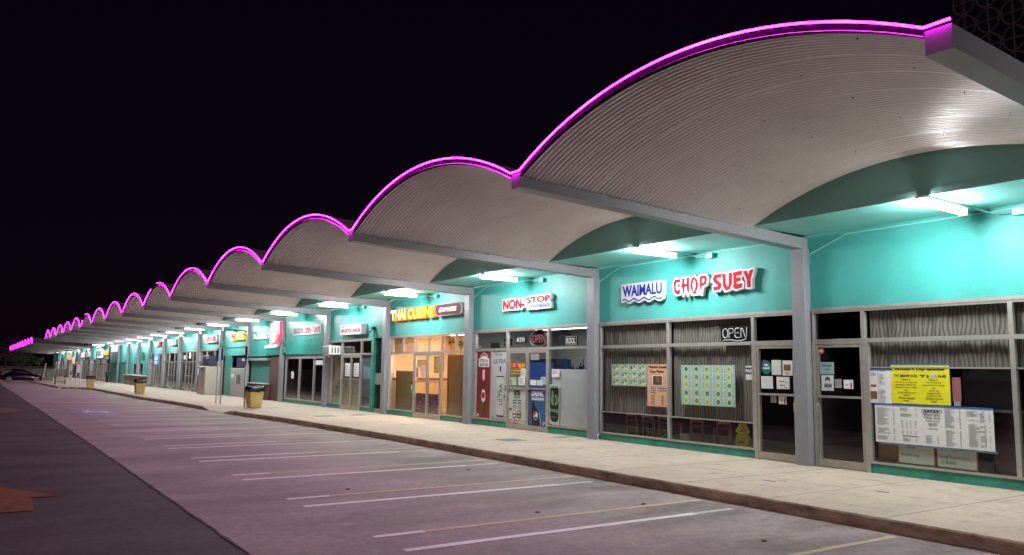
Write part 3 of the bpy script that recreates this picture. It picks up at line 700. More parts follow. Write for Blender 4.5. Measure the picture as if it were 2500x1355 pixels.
q=MB(); q.slab(24.98,24.78,0,2.80,-.30,.05,TEALB); q.slab(24.78,23.9,2.80,2.86,-.3,.03,TEALB); q.build('recess_post',r)
q=MB(); q.slab(24.78,23.9,0,2.80,-.36,-.30,mat('recess_tan',(.62,.50,.36),.7)); q.slab(24.78,23.9,-.02,.16,-.30,.0,GREY); q.build('recess_wall',r)  # back of the recess is one even tan
q=MB()
for i in range(6): q.tube([(24.70-.13*i,-.05,.16),(24.70-.13*i,-.05,2.80)],.012,BLACK,6)
for z in (.7,1.4,2.1,2.6): q.slab(24.76,23.95,z-.012,z+.012,-.062,-.045,BLACK)
q.slab(24.76,23.92,1.05,1.48,-.045,-.03,GREY); q.build('gate',r)
# ---- bay 5: dark three pane front under ribbed cladding
def ribbed(root,n,z0,z1,a,b_,name='upper_wall'):
    q=MB(); pts=[]; u=n*W+a; p=.0575
    while u<(n+1)*W-b_: pts+=[(u,0.),(u+p*.45,0.),(u+p*.55,.016),(u+p*.95,.016)]; u+=p
    for c,d in zip(pts,pts[1:]): q.face([(d[0],d[1],z0),(c[0],c[1],z0),(c[0],c[1],z1),(d[0],d[1],z1)],TEALC)
    q.slab((n+1)*W-b_,n*W+a,z0,z1,-.14,-.002,TEALC); q.slab((n+1)*W-b_,n*W+a,z0-.03,z0,-.02,.035,TEALC); return q.build(name,root)
lay(5); r=front(5,'ribbed teal shop front with three dark panes under a long white banner'); jamb(r,5); ribbed(r,5,2.30,4.21,0,0)
q=MB(); q.slab(35.2,29.6,2.13,2.27,-.1,-.03,GREY); q.build('header',r); base(r,[(35.2,31.16)],z1=.15); base(r,[(31.15,29.7)],z1=.15)
window(r,35.05,33.06,.15,2.13,t=.06); window(r,33.06,31.15,.15,2.13,t=.06); window(r,31.15,29.75,.15,2.13,t=.06)
room(r,35.4,29.6,'brown',2.4)
# ---- bay 6: bakery with brick recess
lay(6); r=front(6,'ribbed teal bakery front with brick pier and roll shutter'); jamb(r,6); ribbed(r,6,2.32,4.21,0,0)
q=MB(); q.slab(41.2,37.75,2.24,2.42,-.1,.16,TEALC,) ; q.slab(41.2,37.75,2.02,2.16,-.1,.14,GREY); q.build('shutter_box',r)
q=MB()
for i in range(22): q.slab(41.1,37.8,.80+.056*i,.80+.056*i+.05,-.08,-.05-.004*(i%2),mat('shutter_teal',(.07,.30,.26),.45,var=.1))
q.build('roll_shutter',r)
q=MB(); q.slab(41.2,37.4,0,.80,-.12,.05,BRICK); q.slab(37.75,35.6,0,2.32,-.12,-.04,BRICK); q.slab(41.2,37.6,.80,.84,-.1,.10,WHITE); q.build('brick_wall',r)
# ---- bay 7: recess with cash machine
lay(7); r=front(7,'teal noodle shop front with open recess holding a cash machine'); jamb(r,7); upper(r,7,zt=2.34)
q=MB(); q.slab(47.2,41.5,2.80,2.84,0,.03,TEALC); q.slab(46.4,45.1,0,2.34,-.1,.01,TEALC); q.build('side_panel',r)
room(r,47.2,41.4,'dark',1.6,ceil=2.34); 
q=MB()
for z in (1.45,.9,.5): q.slab(46.35,45.15,z,z+.03,.01,.025,TEALB)
q.build('trim_strips',r)
# ---- plain bays: door and windows
def plain(n,label,mulls,doors,wall='grey',zt=2.80,trans=1.98,zh=2.742):
    r=front(n,label); jamb(r,n); upper(r,n,zt=zt); L_,R_=edges(n)
    header(r,L_,R_,zh,zt); X=[L_]+mulls+[R_]
    for a,b_ in zip(X,X[1:]):
        window(r,a,b_,trans,zh,t=.04)
        if any(abs(a-d[0])<.01 for d in doors):
            k=(a+b_)/2
            if a-b_>1.3: door(r,a-.02,k+.005,z1=trans-.01,bar=1.05); door(r,k-.005,b_+.02,z1=trans-.01,bar=1.05,hinge='R')
            else: door(r,a-.02,b_+.02,z1=trans-.01,bar=1.05)
        else: window(r,a,b_,.16,trans,t=.04); base(r,[(a,b_)])
    room(r,L_,R_,wall,1.5); return r
lay(8); plain(8,'teal shop front half hidden by the tall beige cash machine',[51.0,49.0],[(51.0,49.0)],'store',trans=2.03)
lay(9); plain(9,'plain teal shop front with square notices in its upper panes',[57.0,54.9],[(57.0,54.9)],'grey',trans=2.05)
lay(10); plain(10,'teal shop front under the small rounded red sign, open grille doors',[63.0,61.0],[(63.0,61.0)],'grey',trans=2.05)
lay(11); plain(11,'teal shop front with blue poster in its upper panes',[69.0,67.0],[(69.0,67.0)],'store',trans=2.02)
lay(12); r=front(12,'mostly blank teal front with black louvre slots and one narrow door'); jamb(r,12); upper(r,12,zt=2.0)
window(r,76.6,74.2,.9,2.0,t=.05); q=MB(); q.slab(76.7,72.0,0,.9,-.1,0,TEALB); q.slab(74.2,71.2,0,2.0,-.1,0,TEAL); q.build('low_wall',r); room(r,76.7,71,'grey',1.2)
q=MB()
for i in range(4): q.slab(75.2,73.6,2.26+.19*i,2.37+.19*i,0,.02,BLACK)
q.build('louvre',r)
lay(13); r=front(13,'blank teal front behind the serving counter'); jamb(r,13); upper(r,13,zt=1.95); q=MB(); q.slab(82.6,79.5,0,1.95,-.1,0,TEAL); q.slab(79.5,77,0,.9,-.1,0,TEALB); q.build('low_wall',r); window(r,79.5,77,.9,1.95,t=.05); room(r,82.6,77,'store',1.2)
for n,lb in ((14,'solid teal front with paired teal doors, nearer of the two'),(15,'solid teal front with paired teal doors, farther of the two')):
    lay(n); r=front(n,lb); jamb(r,n); upper(r,n,zt=2.1); L_,R_=edges(n)
    q=MB(); q.slab(L_,R_,0,2.1,-.2,-.05,TEALB); q.build('low_wall',r)
    q=MB(); c=(L_+R_)/2; q.slab(c+1.3,c+.02,.02,2.0,-.05,-.01,TEALC); q.build('door',r); q=MB(); q.slab(c-.02,c-1.3,.02,2.0,-.05,-.01,TEALC); q.build('door',r)
    q=MB()
    for i in range(6): q.poly([(c+1.2-.45*i,2.06),(c+1.0-.45*i,2.06),(c+1.1-.45*i,1.80)],.004,BLACK,.01)
    q.build('bunting',r)
FL=['grey far shop front beside the dark pipe, under the orange sign','grey far shop front under the bright blue and white sign','far shop front under a plain teal wall, first past the bright sign','far shop front under the small pinkish sign with pale door','far shop front under the pale pink square sign','far shop front with cream awning panels, nearer one','far shop front with cream awning panels, farther one','far shop front under the orange lit square sign','far storefront just past the orange lit square sign','farthest narrow shop front with white notices','last shop front before the teal end wall','last teal bay of the row']
for i,n in enumerate(range(16,28)):
    lay(n); L_,R_=edges(n); a=L_-1.6; b_=R_+1.6
    plain(n,FL[i],[a,b_],[(a,b_)],'grey' if i%2 else 'store',zt=2.6,trans=1.95,zh=2.54)
lay(28); r=thing('end_wall','plain teal wall at the far end of the row','wall',(170,0,zo(170))); q=MB(); q.slab(172,28*W,-.1,4.2,-4,.0,TEAL); q.build('wall',r); q=MB(); q.slab(169.5,168.4,0,2.1,0,.03,TEALC); q.build('door',r)
MB.dz=0.

# ================================================================ SIGNS ON THE WALLS
RED_M=RED
def sign_done(q,name,label,cat,loc,group=None): return tag(q.build(name,loc=loc),label,cat,group)
STROKES={
'C':[[(.95,.98),(.99,.78),(.50,.77),(.36,.68),(.33,.36),(.46,.20),(.92,.27),(.88,.0),(.42,-.03),(.14,.18),(.13,.68),(-.02,.60),(.25,.97)]],
'H':[[(.10,1.),(.38,1.),(.36,.45),(.33,.05),(.22,-.14),(.10,.40)],[(.68,1.),(.98,1.),(.95,.15),(.82,-.15),(.68,.35)],[(-.05,.40),(.02,.62),(.84,.60),(.82,.44)]],
'O':[[(.52,1.06),(.18,.88),(.0,.50),(.15,.16),(.40,.04),(.34,.22),(.30,.5),(.40,.78),(.62,.90)],[(.42,.98),(.82,.88),(1.,.50),(.85,.14),(.62,.02),(.95,-.08),(.25,-.10),(.60,.18),(.72,.5),(.60,.80)]],
'P':[[(.08,1.),(.40,1.),(.38,.4),(.24,-.16),(.10,.4)],[(.30,1.05),(.82,1.),(1.,.76),(.86,.46),(.38,.34),(.38,.52),(.62,.60),(.70,.75),(.60,.84),(.30,.84)]],
'S':[[(.98,1.),(.94,.78),(.50,.76),(.46,.68),(.92,.42),(.96,.20),(.76,.0),(.10,-.02),(.08,.22),(.55,.23),(.58,.31),(.12,.55),(.10,.70),(-.06,.60),(.26,1.)]],
'U':[[(.0,1.),(.32,.98),(.33,.40),(.46,.18),(.92,.02),(.30,-.09),(.05,.20)],[(.68,1.),(1.,1.),(.96,.30),(.76,.03),(.58,.02),(.67,.30)]],
'E':[[(.05,1.),(.95,1.05),(.92,.80),(.38,.77),(.38,.62),(.80,.66),(.78,.44),(.38,.40),(.40,.24),(.96,.28),(.92,.02),(.25,-.06),(-.04,.14),(.10,.22)]],
'Y':[[(.0,1.),(.35,1.),(.51,.68),(.66,1.),(1.,1.05),(.70,.45),(.72,-.02),(.34,.0),(.36,.42)]]}
def chop(word,uL,uR,z0,z1,gap=.10):
    n=len(word); wd=(uL-uR)/(n+(n-1)*gap); out=[]
    for i,c in enumerate(word):
        a=uL-i*wd*(1+gap)
        for p in STROKES[c]: out.append([(a-x*wd,z0+z*(z1-z0)) for x,z in p])
    return out
SIDE=mat('sign_return',(.62,.62,.62),.4)
q=MB(); P=textpieces('WAIMALU',10.72,9.44,3.34,3.60,.032)
wave=[(10.74-1.30*i/36, 3.245+.030*math.sin(i*2*PI/9.)) for i in range(37)]
P2=[[wave[i],wave[i+1],(wave[i+1][0],wave[i+1][1]+.03),(wave[i][0],wave[i][1]+.03)] for i in range(36)]
halo(q,[[(10.74,3.32),(9.42,3.32),(9.42,3.61),(10.74,3.61)]],.035,.03,.115,SIGNW); halo(q,P2,.036,.03,.113,SIGNW)
q.text('WAIMALU',10.72,9.44,3.34,3.60,.122,BLUE,.006,.032)
for p in P2: q.poly(p,.121,BLUE,.004)
o=q.build('shop_sign',loc=(10.1,0,3.4)); tag(o,'raised white sign board with blue capitals over a blue wave','sign')
q=MB(); C1=chop('CHOP',9.10,8.13,3.30,3.62); C2=chop('SUEY',7.99,6.96,3.30,3.62)
halo(q,C1,.042,.03,.115,SIGNW); halo(q,C2,.042,.03,.113,SIGNW)
for i,p in enumerate(C1+C2): q.poly(p,.121+.0006*(i%3),RED,.004)
tag(q.build('shop_sign',loc=(8.0,0,3.4)),'raised white outlined sign of red brush style capitals','sign')
q=MB(); a=textpieces('NON-',15.80,14.72,3.32,3.60,.045); b1=textpieces('STOP',14.62,13.55,3.44,3.61,.045); c1=textpieces('CONVENIENCE',14.62,13.55,3.30,3.40,.015)
halo(q,a,.045,.03,.11,SIGNW); halo(q,b1+c1,.05,.03,.112,SIGNW)
q.text('NON-',15.80,14.72,3.32,3.60,.119,RED,.006,.045); q.text('STOP',14.62,13.55,3.44,3.61,.119,RED,.006,.045); q.text('CONVENIENCE',14.62,13.55,3.30,3.40,.119,BLUE,.006,.015)
tag(q.build('shop_sign',loc=(14.7,0,3.4)),'white outlined sign with big red and small blue capitals','sign')
# yellow letters on an orange backing, dark red capsule
YL=mat('lit_yellow',(.80,.52,.01),.35,emit=(1,.52,.01),estr=.34); OR=mat('lit_orange',(.75,.16,.01),.4,emit=(1,.14,.0),estr=.22)
MAR=mat('maroon',(.15,.008,.012),.6,spec=.1); LW=mat('lit_white',(.85,.85,.85),.35,emit=(1,1,1),estr=.14)
q=MB(); q.text('THAI CUISINE',23.15,19.88,3.33,3.69,.15,YL,.012,.034); halo(q,textpieces('THAI CUISINE',23.15,19.88,3.33,3.69,.034),.022,.02,.136,OR,.012)
tag(q.build('channel_letters',loc=(21.5,0,3.5)),'lit yellow capitals with orange sides over the warm restaurant','sign')
q=MB(); cap=[(19.62+.16*math.cos(t),3.52+.19*math.sin(t)) for t in [PI/2-PI*i/10 for i in range(11)]]+[(18.24+.16*math.cos(t),3.52+.19*math.sin(t)) for t in [-PI/2-PI*i/10 for i in range(11)]]
q.poly(cap,.16,SIGNW,.14); q.poly([(18.93+(x-18.93)*.975,3.52+(z-3.52)*.92) for x,z in cap],.166,MAR,.004)
q.text('EXPRESS',19.50,18.36,3.45,3.59,.176,LW,.008,.02,.2); tag(q.build('capsule_sign',loc=(18.9,0,3.5)),'dark red capsule sign with slanted white capitals','sign')
# sign box
q=MB(); z=zo(26.6); q.slab(27.7,25.57,2.98+z,3.38+z,.0,.24,SIGNW,); q.pane(27.66,25.61,3.01+z,3.35+z,.243,mat('lit_face',(.5,.49,.5),.5))
q.text('SPORTSCARDS',27.60,25.68,3.06+z,3.21+z,.250,mat('sign_maroon',(.32,.006,.02),.6,spec=.1),.004,.035); q.text('BLTK',27.52,26.95,3.26+z,3.32+z,.250,INK,.004,.02)
tag(q.build('sign_box',loc=(26.6,0,3.15+z)),'white lit sign box with dark red block capitals','sign')
q=MB(); z=zo(32.3); q.slab(34.15,30.43,3.16+z,3.56+z,.02,.045,mat('banner_cloth',(.42,.42,.44),.7,var=.04)); q.text('OKAZUYA',34.05,32.66,3.23+z,3.49+z,.052,INK,.004,.02); q.text('OPEN 7 DAYS',32.46,30.52,3.23+z,3.49+z,.052,mat('banner_red',(.42,.008,.03),.6,spec=.1),.004,.02)
tag(q.build('banner',loc=(32.3,0,3.36+z)),'long white banner with black and red capitals on ribbed wall','banner')
z=zo(38); q=MB(); [q.text(c,40.40-.50*i,40.06-.50*i,3.15+z,3.45+z,.10,PAPERW,.05,.06) for i,c in enumerate('BAKERY')]; tag(q.build('channel_letters',loc=(39,0,3.3+z)),'white raised capitals on ribbed wall beside the red neon emblem','sign')
q=MB(); RN=mat('red_neon',(.6,.02,.05),.4,emit=(1,.04,.09),estr=.8); WN=mat('warm_neon',(1,.9,.6),.4,emit=(1,.80,.45),estr=2.2)
hexa=[(36.95,3.42),(36.7,3.86),(35.45,3.90),(35.3,3.30),(35.6,2.95),(36.6,2.78)]; hexa=[(u,zz+z) for u,zz in hexa]
q.poly(hexa,.30,RN,.2)
for i,(u,zz,a_,b_) in enumerate([(36.1,3.72,.34,.12),(36.15,3.52,.30,.13),(36.2,3.30,.34,.12),(36.25,3.10,.28,.13),(36.35,2.95,.2,.09),(36.0,3.85,.16,.07)]):
    q.tube([(u+a_,.33,zz+z-b_*.4),(u+.1,.33,zz+z+b_*.6),(u-.05,.33,zz+z-.02),(u-a_,.33,zz+z+b_*.3)],.05,WN,6)
tag(q.build('neon_emblem',loc=(36.1,0,3.4+z)),'glowing red neon emblem with pale yellow upright script','neon sign')
q=MB(); CB=mat('cool_tube',(.7,.9,1),.4,emit=(.62,.92,1.0),estr=1.8); q.tube([(38.2,.08,2.72+z),(36.6,.08,2.75+z)],.05,CB,8); q.slab(38.25,35.6,2.60+z,2.86+z,.0,.03,TEALC)
tag(q.build('tube_sign',loc=(37.3,0,2.7+z)),'pale blue lit tube on the wall below the red neon emblem','lamp')
z=zo(43.5); q=MB(); YS=mat('yellow_sign',(.80,.45,.03),.4,emit=(1,.5,.02),estr=.3); q.poly([(44.85,3.62+z),(43.6,3.62+z),(43.5,3.70+z),(42.4,3.72+z),(42.05,3.60+z),(42.2,3.22+z),(44.85,3.22+z)],.14,YS,.13)
q.text('PHO',44.75,43.62,3.26+z,3.60+z,.148,RED,.006,.06); q.text('FIVE!',43.5,42.35,3.30+z,3.62+z,.148,OR,.006,.06); q.text('RESTAURANT',43.5,42.5,3.23+z,3.28+z,.148,SIGNW,.006)
tag(q.build('shop_sign',loc=(43.5,0,3.4+z)),'yellow shaped sign with red capitals above the open recess','sign')
def rsign(uL,uR,z0,z1,t,label,tm=RED,bm=SIGNW,name='shop_sign',rad=True,bold=.05):
    z=zo((uL+uR)/2); z0+=z; z1+=z; q=MB(); rr_=(z1-z0)*.45
    q.poly([(uL,z0),(uR+rr_*.8,z0),(uR+rr_*.2,z0+rr_*.4),(uR,(z0+z1)/2),(uR+rr_*.2,z1-rr_*.4),(uR+rr_*.8,z1),(uL,z1)] if rad else [(uL,z0),(uR,z0),(uR,z1),(uL,z1)],.16,bm,.15)
    if t: q.text(t,uL-.1,uR+.35,z0+.06,z1-.06,.168,tm,.006,bold)
    return tag(q.build(name,loc=((uL+uR)/2,0,z0)),label,'sign')
rsign(50.9,47.95,3.22,3.68,'LBW 100','white rounded sign with tall red capitals over the tall cash machine')
rsign(62.8,60.1,3.30,3.72,'ACE O','small white rounded sign with thin red capitals on teal wall')
q=MB(); z=zo(67); q.text('BI',68.5,67.3,3.3+z,3.68+z,.14,mat('pink_letters',(.75,.40,.55),.4),.13,.08); q.text('AC',67.1,65.9,3.34+z,3.72+z,.14,RED,.13,.08); tag(q.build('channel_letters',loc=(67.2,0,3.5+z)),'pale pink and red raised letters on the teal wall','sign')
PKL=mat('pale_lit_sign',(.8,.75,.8),.4,emit=(1,.86,.93),estr=.22)
def fsign(k,t0,t1,z0,z1,m,label,name='lit_sign',txt=None,tm=RED):
    uL,uR=(k+t1)*W,(k+t0)*W; z=zo(uL); q=MB(); q.slab(uL,uR,z0+z,z1+z,0,.18,m)
    if txt: q.text(txt,uL-.2,uR+.2,z0+z+.1,z1+z-.1,.2,tm,.01,.05)
    tag(q.build(name,loc=(uL,0,z0+z)),label,'sign')
fsign(15,.25,.85,3.25,3.85,PKL,'pinkish white square sign near the dark roof gap')
ORL=mat('orange_lit',(.8,.2,.02),.4,emit=(1,.20,.02),estr=.55)
fsign(16,.25,.85,3.0,3.5,ORL,'orange red lit sign beside the dark drain pipe',txt='O',tm=YL)
fsign(17,.2,.85,2.75,3.75,mat('blue_white_lit',(.8,.9,1),.4,emit=(.75,.86,1),estr=.5),'bright bluish white lit sign in the far row',txt='88',tm=mat('pale_blue',(.4,.55,.8),.4))
fsign(19,.2,.8,3.0,3.5,PKL,'pale square sign with faint red lettering in the far row',txt='GO')
fsign(20,.2,.8,2.95,3.55,mat('pink_lit',(.8,.6,.7),.4,emit=(1,.55,.72),estr=.3),'pink lit square sign in the far row')
fsign(23,.2,.85,2.7,3.5,ORL,'orange lit square sign near the far end of the row',txt='D',tm=YL)
CRM=mat('cream_panel',(.62,.56,.48),.6)
for i,k in enumerate((21,22)): fsign(k,.05,.75,2.0,3.1,CRM,('cream','worn cream')[i]+' panel hung over a far shop front, '+('nearer','farther')[i]+' of two','hanging_banner')
q=MB(); z=zo(125); q.slab(21.9*W,21.1*W,1.75+z,1.95+z,0,.8,mat('red_awning',(.6,.06,.08),.5)); q.slab(22.7*W,22.0*W,1.75+z,1.93+z,0,.8,mat('red_awning',(.6,.06,.08),.5)); tag(q.build('awning',loc=(128,0,1.8+z)),'small red awning strip under the cream panels','awning')

# ================================================================ POSTERS AND NOTICES ON THE GLASS
GP=mat('poster_aqua',(.30,.50,.44),.5,var=.08,vscale=9); PLATE=mat('plate_cream',(.66,.70,.42),.5); FG=[mat('food_green',(.06,.20,.05),.6),mat('food_lime',(.34,.42,.06),.6),mat('food_dark',(.035,.06,.02),.6),mat('food_brown',(.20,.11,.03),.6),mat('food_yellow',(.60,.52,.08),.6)]
def poster(uL,uR,z0,z1,m,v=.004,th=.004):
    q=MB(); q.slab(uL,uR,z0,z1,v-th,v,m); return q
def food(uL,uR,z0,z1,nx,ny,kind,label):
    q=poster(uL,uR,z0,z1,GP); r=random.Random(nx); cw=(uL-uR)/nx; ch=(z1-z0)/ny; v=.0055
    for i in range(nx+1): q.slab(uR+cw*i+.006 if i<nx else uL,(uR+cw*i-.006) if i>0 else uR,z0,z1,.004,.0052,PAPER)
    for j in range(1,ny): q.slab(uL,uR,z0+ch*j-.005,z0+ch*j+.005,.004,.0056,PAPER)
    for i in range(nx):
        for j in range(ny):
            cu=uL-cw*(i+.5); cz=z0+ch*(j+.5); R=min(cw,ch)*.42
            if kind=='plate':
                q.disc(cu,cz,R,R,v+.001,PLATE,16,.001); q.disc(cu,cz,R*.72,R*.72,v+.002,r.choice(FG[:2]+FG[4:]),12,.001)
                for k in range(7):
                    a=r.uniform(0,6.28); d=r.uniform(.1,.55)*R; q.disc(cu+d*math.cos(a),cz+d*math.sin(a),R*r.uniform(.1,.24),R*r.uniform(.08,.18),v+.0026+.0004*k,r.choice(FG),7,.0003)
            else:
                q.disc(cu-cw*.02,cz-ch*.08,cw*.40,ch*.30,v+.001,PLATE,14,.001); q.disc(cu+cw*.18,cz+ch*.02,cw*.15,ch*.26,v+.002,r.choice(FG[1:2]+FG[3:]),10,.001)
                q.poly([(cu-cw*.0,cz+ch*.36),(cu-cw*.16,cz+ch*.34),(cu-cw*.30,cz-ch*.05),(cu-cw*.12,cz+ch*.02)],v+.0026,FG[0],.001); q.disc(cu+cw*.16,cz,cw*.08,ch*.12,v+.0032,r.choice(FG),7,.001)
    return tag(q.build('food_poster',loc=((uL+uR)/2,0,(z0+z1)/2)),label,'poster')
food(11.23,10.06,1.29,1.79,4,3,'box','aqua poster of twelve boxed meals in three rows')
food(9.0,7.55,.945,1.775,5,5,'plate','aqua poster of twenty five round dishes in five rows')
q=poster(10.035,9.40,.865,1.79,mat('peach_paper',(.72,.40,.23),.6)); q.text('Waimalu Special',10.0,9.44,1.685,1.765,.007,INK,.002,.03); q.text('Pupu Platter',9.94,9.50,1.585,1.665,.007,INK,.002,.03)
q.slab(9.90,9.52,1.30,1.56,.004,.006,mat('photo_border',(.20,.20,.22),.5)); q.slab(9.89,9.53,1.31,1.55,.006,.0068,PAPER); q.slab(9.85,9.57,1.335,1.53,.0068,.0075,mat('roast_meat',(.13,.04,.018),.5,var=.4,vscale=30)); q.slab(9.76,9.62,1.40,1.50,.0075,.0082,FG[3])
for i,z in enumerate((1.25,1.20,1.15)): q.pane(9.93,9.76,z,z+.022,.0062,INKG); q.pane(9.70,9.44,z,z+.022,.0062,INKG) if i<2 else None
for i in range(5): q.pane(9.92,9.80,1.085-.045*i,1.105-.045*i,.0062,INKG); q.pane(9.60,9.52,1.08-.045*i,1.10-.045*i,.0062,INKG)
tag(q.build('menu_poster',loc=(9.7,0,1.3)),'peach platter poster with a meat photo and black heading','poster')
q=poster(7.29,7.10,1.485,1.77,mat('pass_dark',(.05,.06,.06),.5)); q.slab(7.28,7.11,1.49,1.60,.004,.006,PAPER); q.slab(7.28,7.11,1.73,1.765,.004,.006,PAPER); q.text('PASS',7.275,7.12,1.635,1.70,.007,PAPERW,.002,.03); tag(q.build('notice',loc=(7.2,0,1.6)),'dark green and white inspection notice at the window edge','notice')
def opensign(uL,uR,z0,z1,v,label,tubem):
    q=MB(); q.slab(uL,uR,z0,z1,v-.02,v,BLACK); a=uL-.06; h=z1-z0; wd=(uL-uR-.16)/4.6; zb=z0+h*.32; zt=z1-h*.13; v+=.014; R=.009
    def T(p): q.tube([(a-x*wd,v,zb+y*(zt-zb)) for x,y in p],R,tubem,6)
    T([(.5+.48*math.cos(t),.5+.5*math.sin(t)) for t in [2*PI*i/16 for i in range(17)]])
    T([(1.2,0),(1.2,1),(1.75,1),(2.0,.85),(2.0,.65),(1.75,.5),(1.2,.5)]); T([(3.1,0),(2.5,.02),(2.3,.2),(2.3,.8),(2.5,.98),(3.1,1)]); T([(2.3,.5),(3.0,.5)])
    T([(3.4,0),(3.4,.9),(3.55,1),(3.7,.9),(4.15,.1),(4.3,0),(4.45,.1),(4.45,1.1)]); T([(0.0,-.28),(.8,-.2),(1.6,-.22),(2.6,-.34),(3.6,-.3),(4.4,-.14)])
    return tag(q.build('open_sign',loc=((uL+uR)/2,v,z0)),label,'sign')
opensign(7.92,7.13,2.215,2.555,-.03,'unlit black sign with white tube letters in the curtained window',mat('unlit_tube',(.62,.63,.62),.4))
def sheet(uL,uR,z0,z1,m,label,fn=None,name='paper_notice',cat='notice',v=.0):
    q=poster(uL,uR,z0,z1,m,v=v+.004)
    if fn: fn(q,v+.0062)
    return tag(q.build(name,loc=((uL+uR)/2,v,(z0+z1)/2)),label,cat)
# door of bay 1
q=MB(); q.disc(6.79,1.735,.115,.135,.0,mat('green_sticker',(.01,.20,.15),.4),20); q.disc(6.83,1.83,.055,.05,.002,mat('purple_sticker',(.10,.07,.22),.4),14); q.text('kilu',6.83,6.74,1.76,1.81,.006,PAPERW,.002,.04); q.text('squad',6.86,6.71,1.69,1.75,.006,PAPERW,.002,.04); tag(q.build('sticker',loc=(6.79,0,1.73)),'round green and purple sticker on the dark door','sticker')
sheet(6.665,6.45,1.595,1.875,PAPER,'blank pale sheet between the round sticker and the photo sheet')
sheet(6.42,6.20,1.585,1.865,PAPERW,'white sheet with a food photo, partly behind the column',lambda q,v:(q.slab(6.39,6.24,1.68,1.79,v-.002,v,FG[3]),q.lines(6.36,6.26,1.60,1.66,3,v+.001,INKL)))
sheet(6.915,6.645,1.335,1.57,PAPER,'blank pale sheet low on the dark door, under the round sticker')
sheet(6.56,6.275,1.335,1.56,PAPERW,'white sheet with two handwritten lines on the dark door',lambda q,v:(q.pane(6.50,6.39,1.47,1.485,v,INK),q.pane(6.50,6.37,1.40,1.413,v,INK),q.pane(6.37,6.31,1.455,1.465,v,INKG),q.pane(6.40,6.32,1.36,1.37,v,INKG)))
def hours(q,v):
    for i in range(7): q.pane(6.705,6.565,1.085+.017*i,1.094+.017*i,v,PAPER)
q=MB(); [q.pane(6.705-.035*j,6.68-.035*j,1.08+.018*i,1.09+.018*i,.004,PAPERW) for i in range(7) for j in range(4)]; tag(q.build('opening_hours',loc=(6.63,0,1.14)),'white opening hours lettering low on the door behind the column','lettering')
q=MB(); [q.pane(5.34-.035*j-.005,5.34-.035*j-.03,1.385+.02*i,1.397+.02*i,.004,PAPERW) for i in range(8) for j in range(4)]; tag(q.build('opening_hours',loc=(5.26,0,1.45)),'white opening hours lettering on the nearest dark door','lettering')
REDB=mat('red_bottle',(.40,.02,.03),.4)
def cola(uL,uR,z0,z1,label): 
    return sheet(uL,uR,z0,z1,PAPERW,label,lambda q,v:(q.poly([(uR+.05,z0+.01),(uR+.02,z0+.01),(uR+.02,z0+.08),(uR+.03,z0+.125),(uR+.04,z0+.125),(uR+.05,z0+.08)],v,REDB,.001),q.lines(uL-.03,uR+.07,z0+.05,z0+.09,2,v,mat('red_print',(.5,.2,.2),.6))),'sticker','sticker')
cola(6.525,6.35,1.055,1.20,'small sticker with a red bottle low on the door behind the column')
cola(5.165,4.985,1.375,1.53,'small sticker with a red bottle on the nearest dark door')
# door of bay 0
q=MB(); q.poly([(5.585+.055*math.cos(PI/8+PI/4*i),2.035+.058*math.sin(PI/8+PI/4*i)) for i in range(8)],.002,mat('red_sticker',(.55,.10,.10),.4)); q.text('ADT',5.62,5.55,2.015,2.055,.005,PAPERW,.001,.04); tag(q.build('sticker',loc=(5.58,0,2.03)),'small red octagonal sticker at the top of the nearest door','sticker')
def still(q,v): q.text('Still open',5.585,5.38,1.745,1.80,v+.002,INK,.002,0,.3); q.text('TAKEOUT',5.53,5.42,1.69,1.715,v+.002,INKG,.002); q.pane(5.54,5.44,1.645,1.652,v,INKG)
sheet(5.62,5.345,1.62,1.835,mat('aqua_paper',(.34,.55,.54),.6),'pale aqua handwritten sheet on the nearest dark door',still)
def maskn(q,v):
    q.disc(5.475,1.52,.05,.055,v,mat('navy',(.02,.05,.11),.5),14,.001); q.disc(5.475,1.49,.032,.035,v+.0012,PAPERW,12,.001); q.slab(5.54,5.40,1.39,1.455,v,v+.001,mat('navy',(.02,.05,.11),.5)); q.text('FACE MASK',5.53,5.41,1.43,1.447,v+.002,PAPERW,.001); q.text('REQUIRED',5.51,5.43,1.40,1.417,v+.002,PAPERW,.001)
sheet(5.60,5.36,1.33,1.605,PAPERW,'white face mask notice with a navy symbol on the nearest door',maskn)
# bay 0 window
def mother(q,v):
    q.text("Mother's Day Specials",4.22,3.42,1.69,1.755,v+.002,INK,.002,.03); q.text('"A" $89.99 (4-5)',4.23,3.86,1.585,1.635,v+.002,INK,.002,.02); q.text('"B" $',3.81,3.67,1.585,1.635,v+.002,INK,.002,.02); q.slab(3.66,3.53,1.585,1.637,v,v+.001,PAPERW); q.text('119.99',3.65,3.54,1.59,1.63,v+.003,INKG,.001,.01); q.text('(6-8)',3.52,3.40,1.585,1.635,v+.002,INK,.002,.02)
    A=['Scallop Soup','Fried Oysters w/ Ginger Onion','String Bean w/ Minced Pork','Steamed Fish Filet w/ Ginger','Onion','Orange Chicken or Lemon','Chicken','Fried Rice or Noodles','Dessert']; B=['Scallop Soup','Honey Walnut Shrimp','Steamed Fish Filet w/ Ginger','Onion','Tani Kau Yuk','Asparagus w/ Beef','Peking Duck w/ Bun','Fried Rice or Noodles','Dessert']
    for col,c in ((A,4.045),(B,3.60)):
        for i,t in enumerate(col):
            hw=len(t)*.0064; z=1.54-.042*i; q.text(t,c+hw,c-hw,z,z+.026,v+.002,mat('ink_olive',(.10,.09,.01),.6),.001,.01)
sheet(4.295,3.345,1.165,1.785,YELLOWP,'bright yellow specials poster with black heading and two columns',mother,'specials_poster','poster')
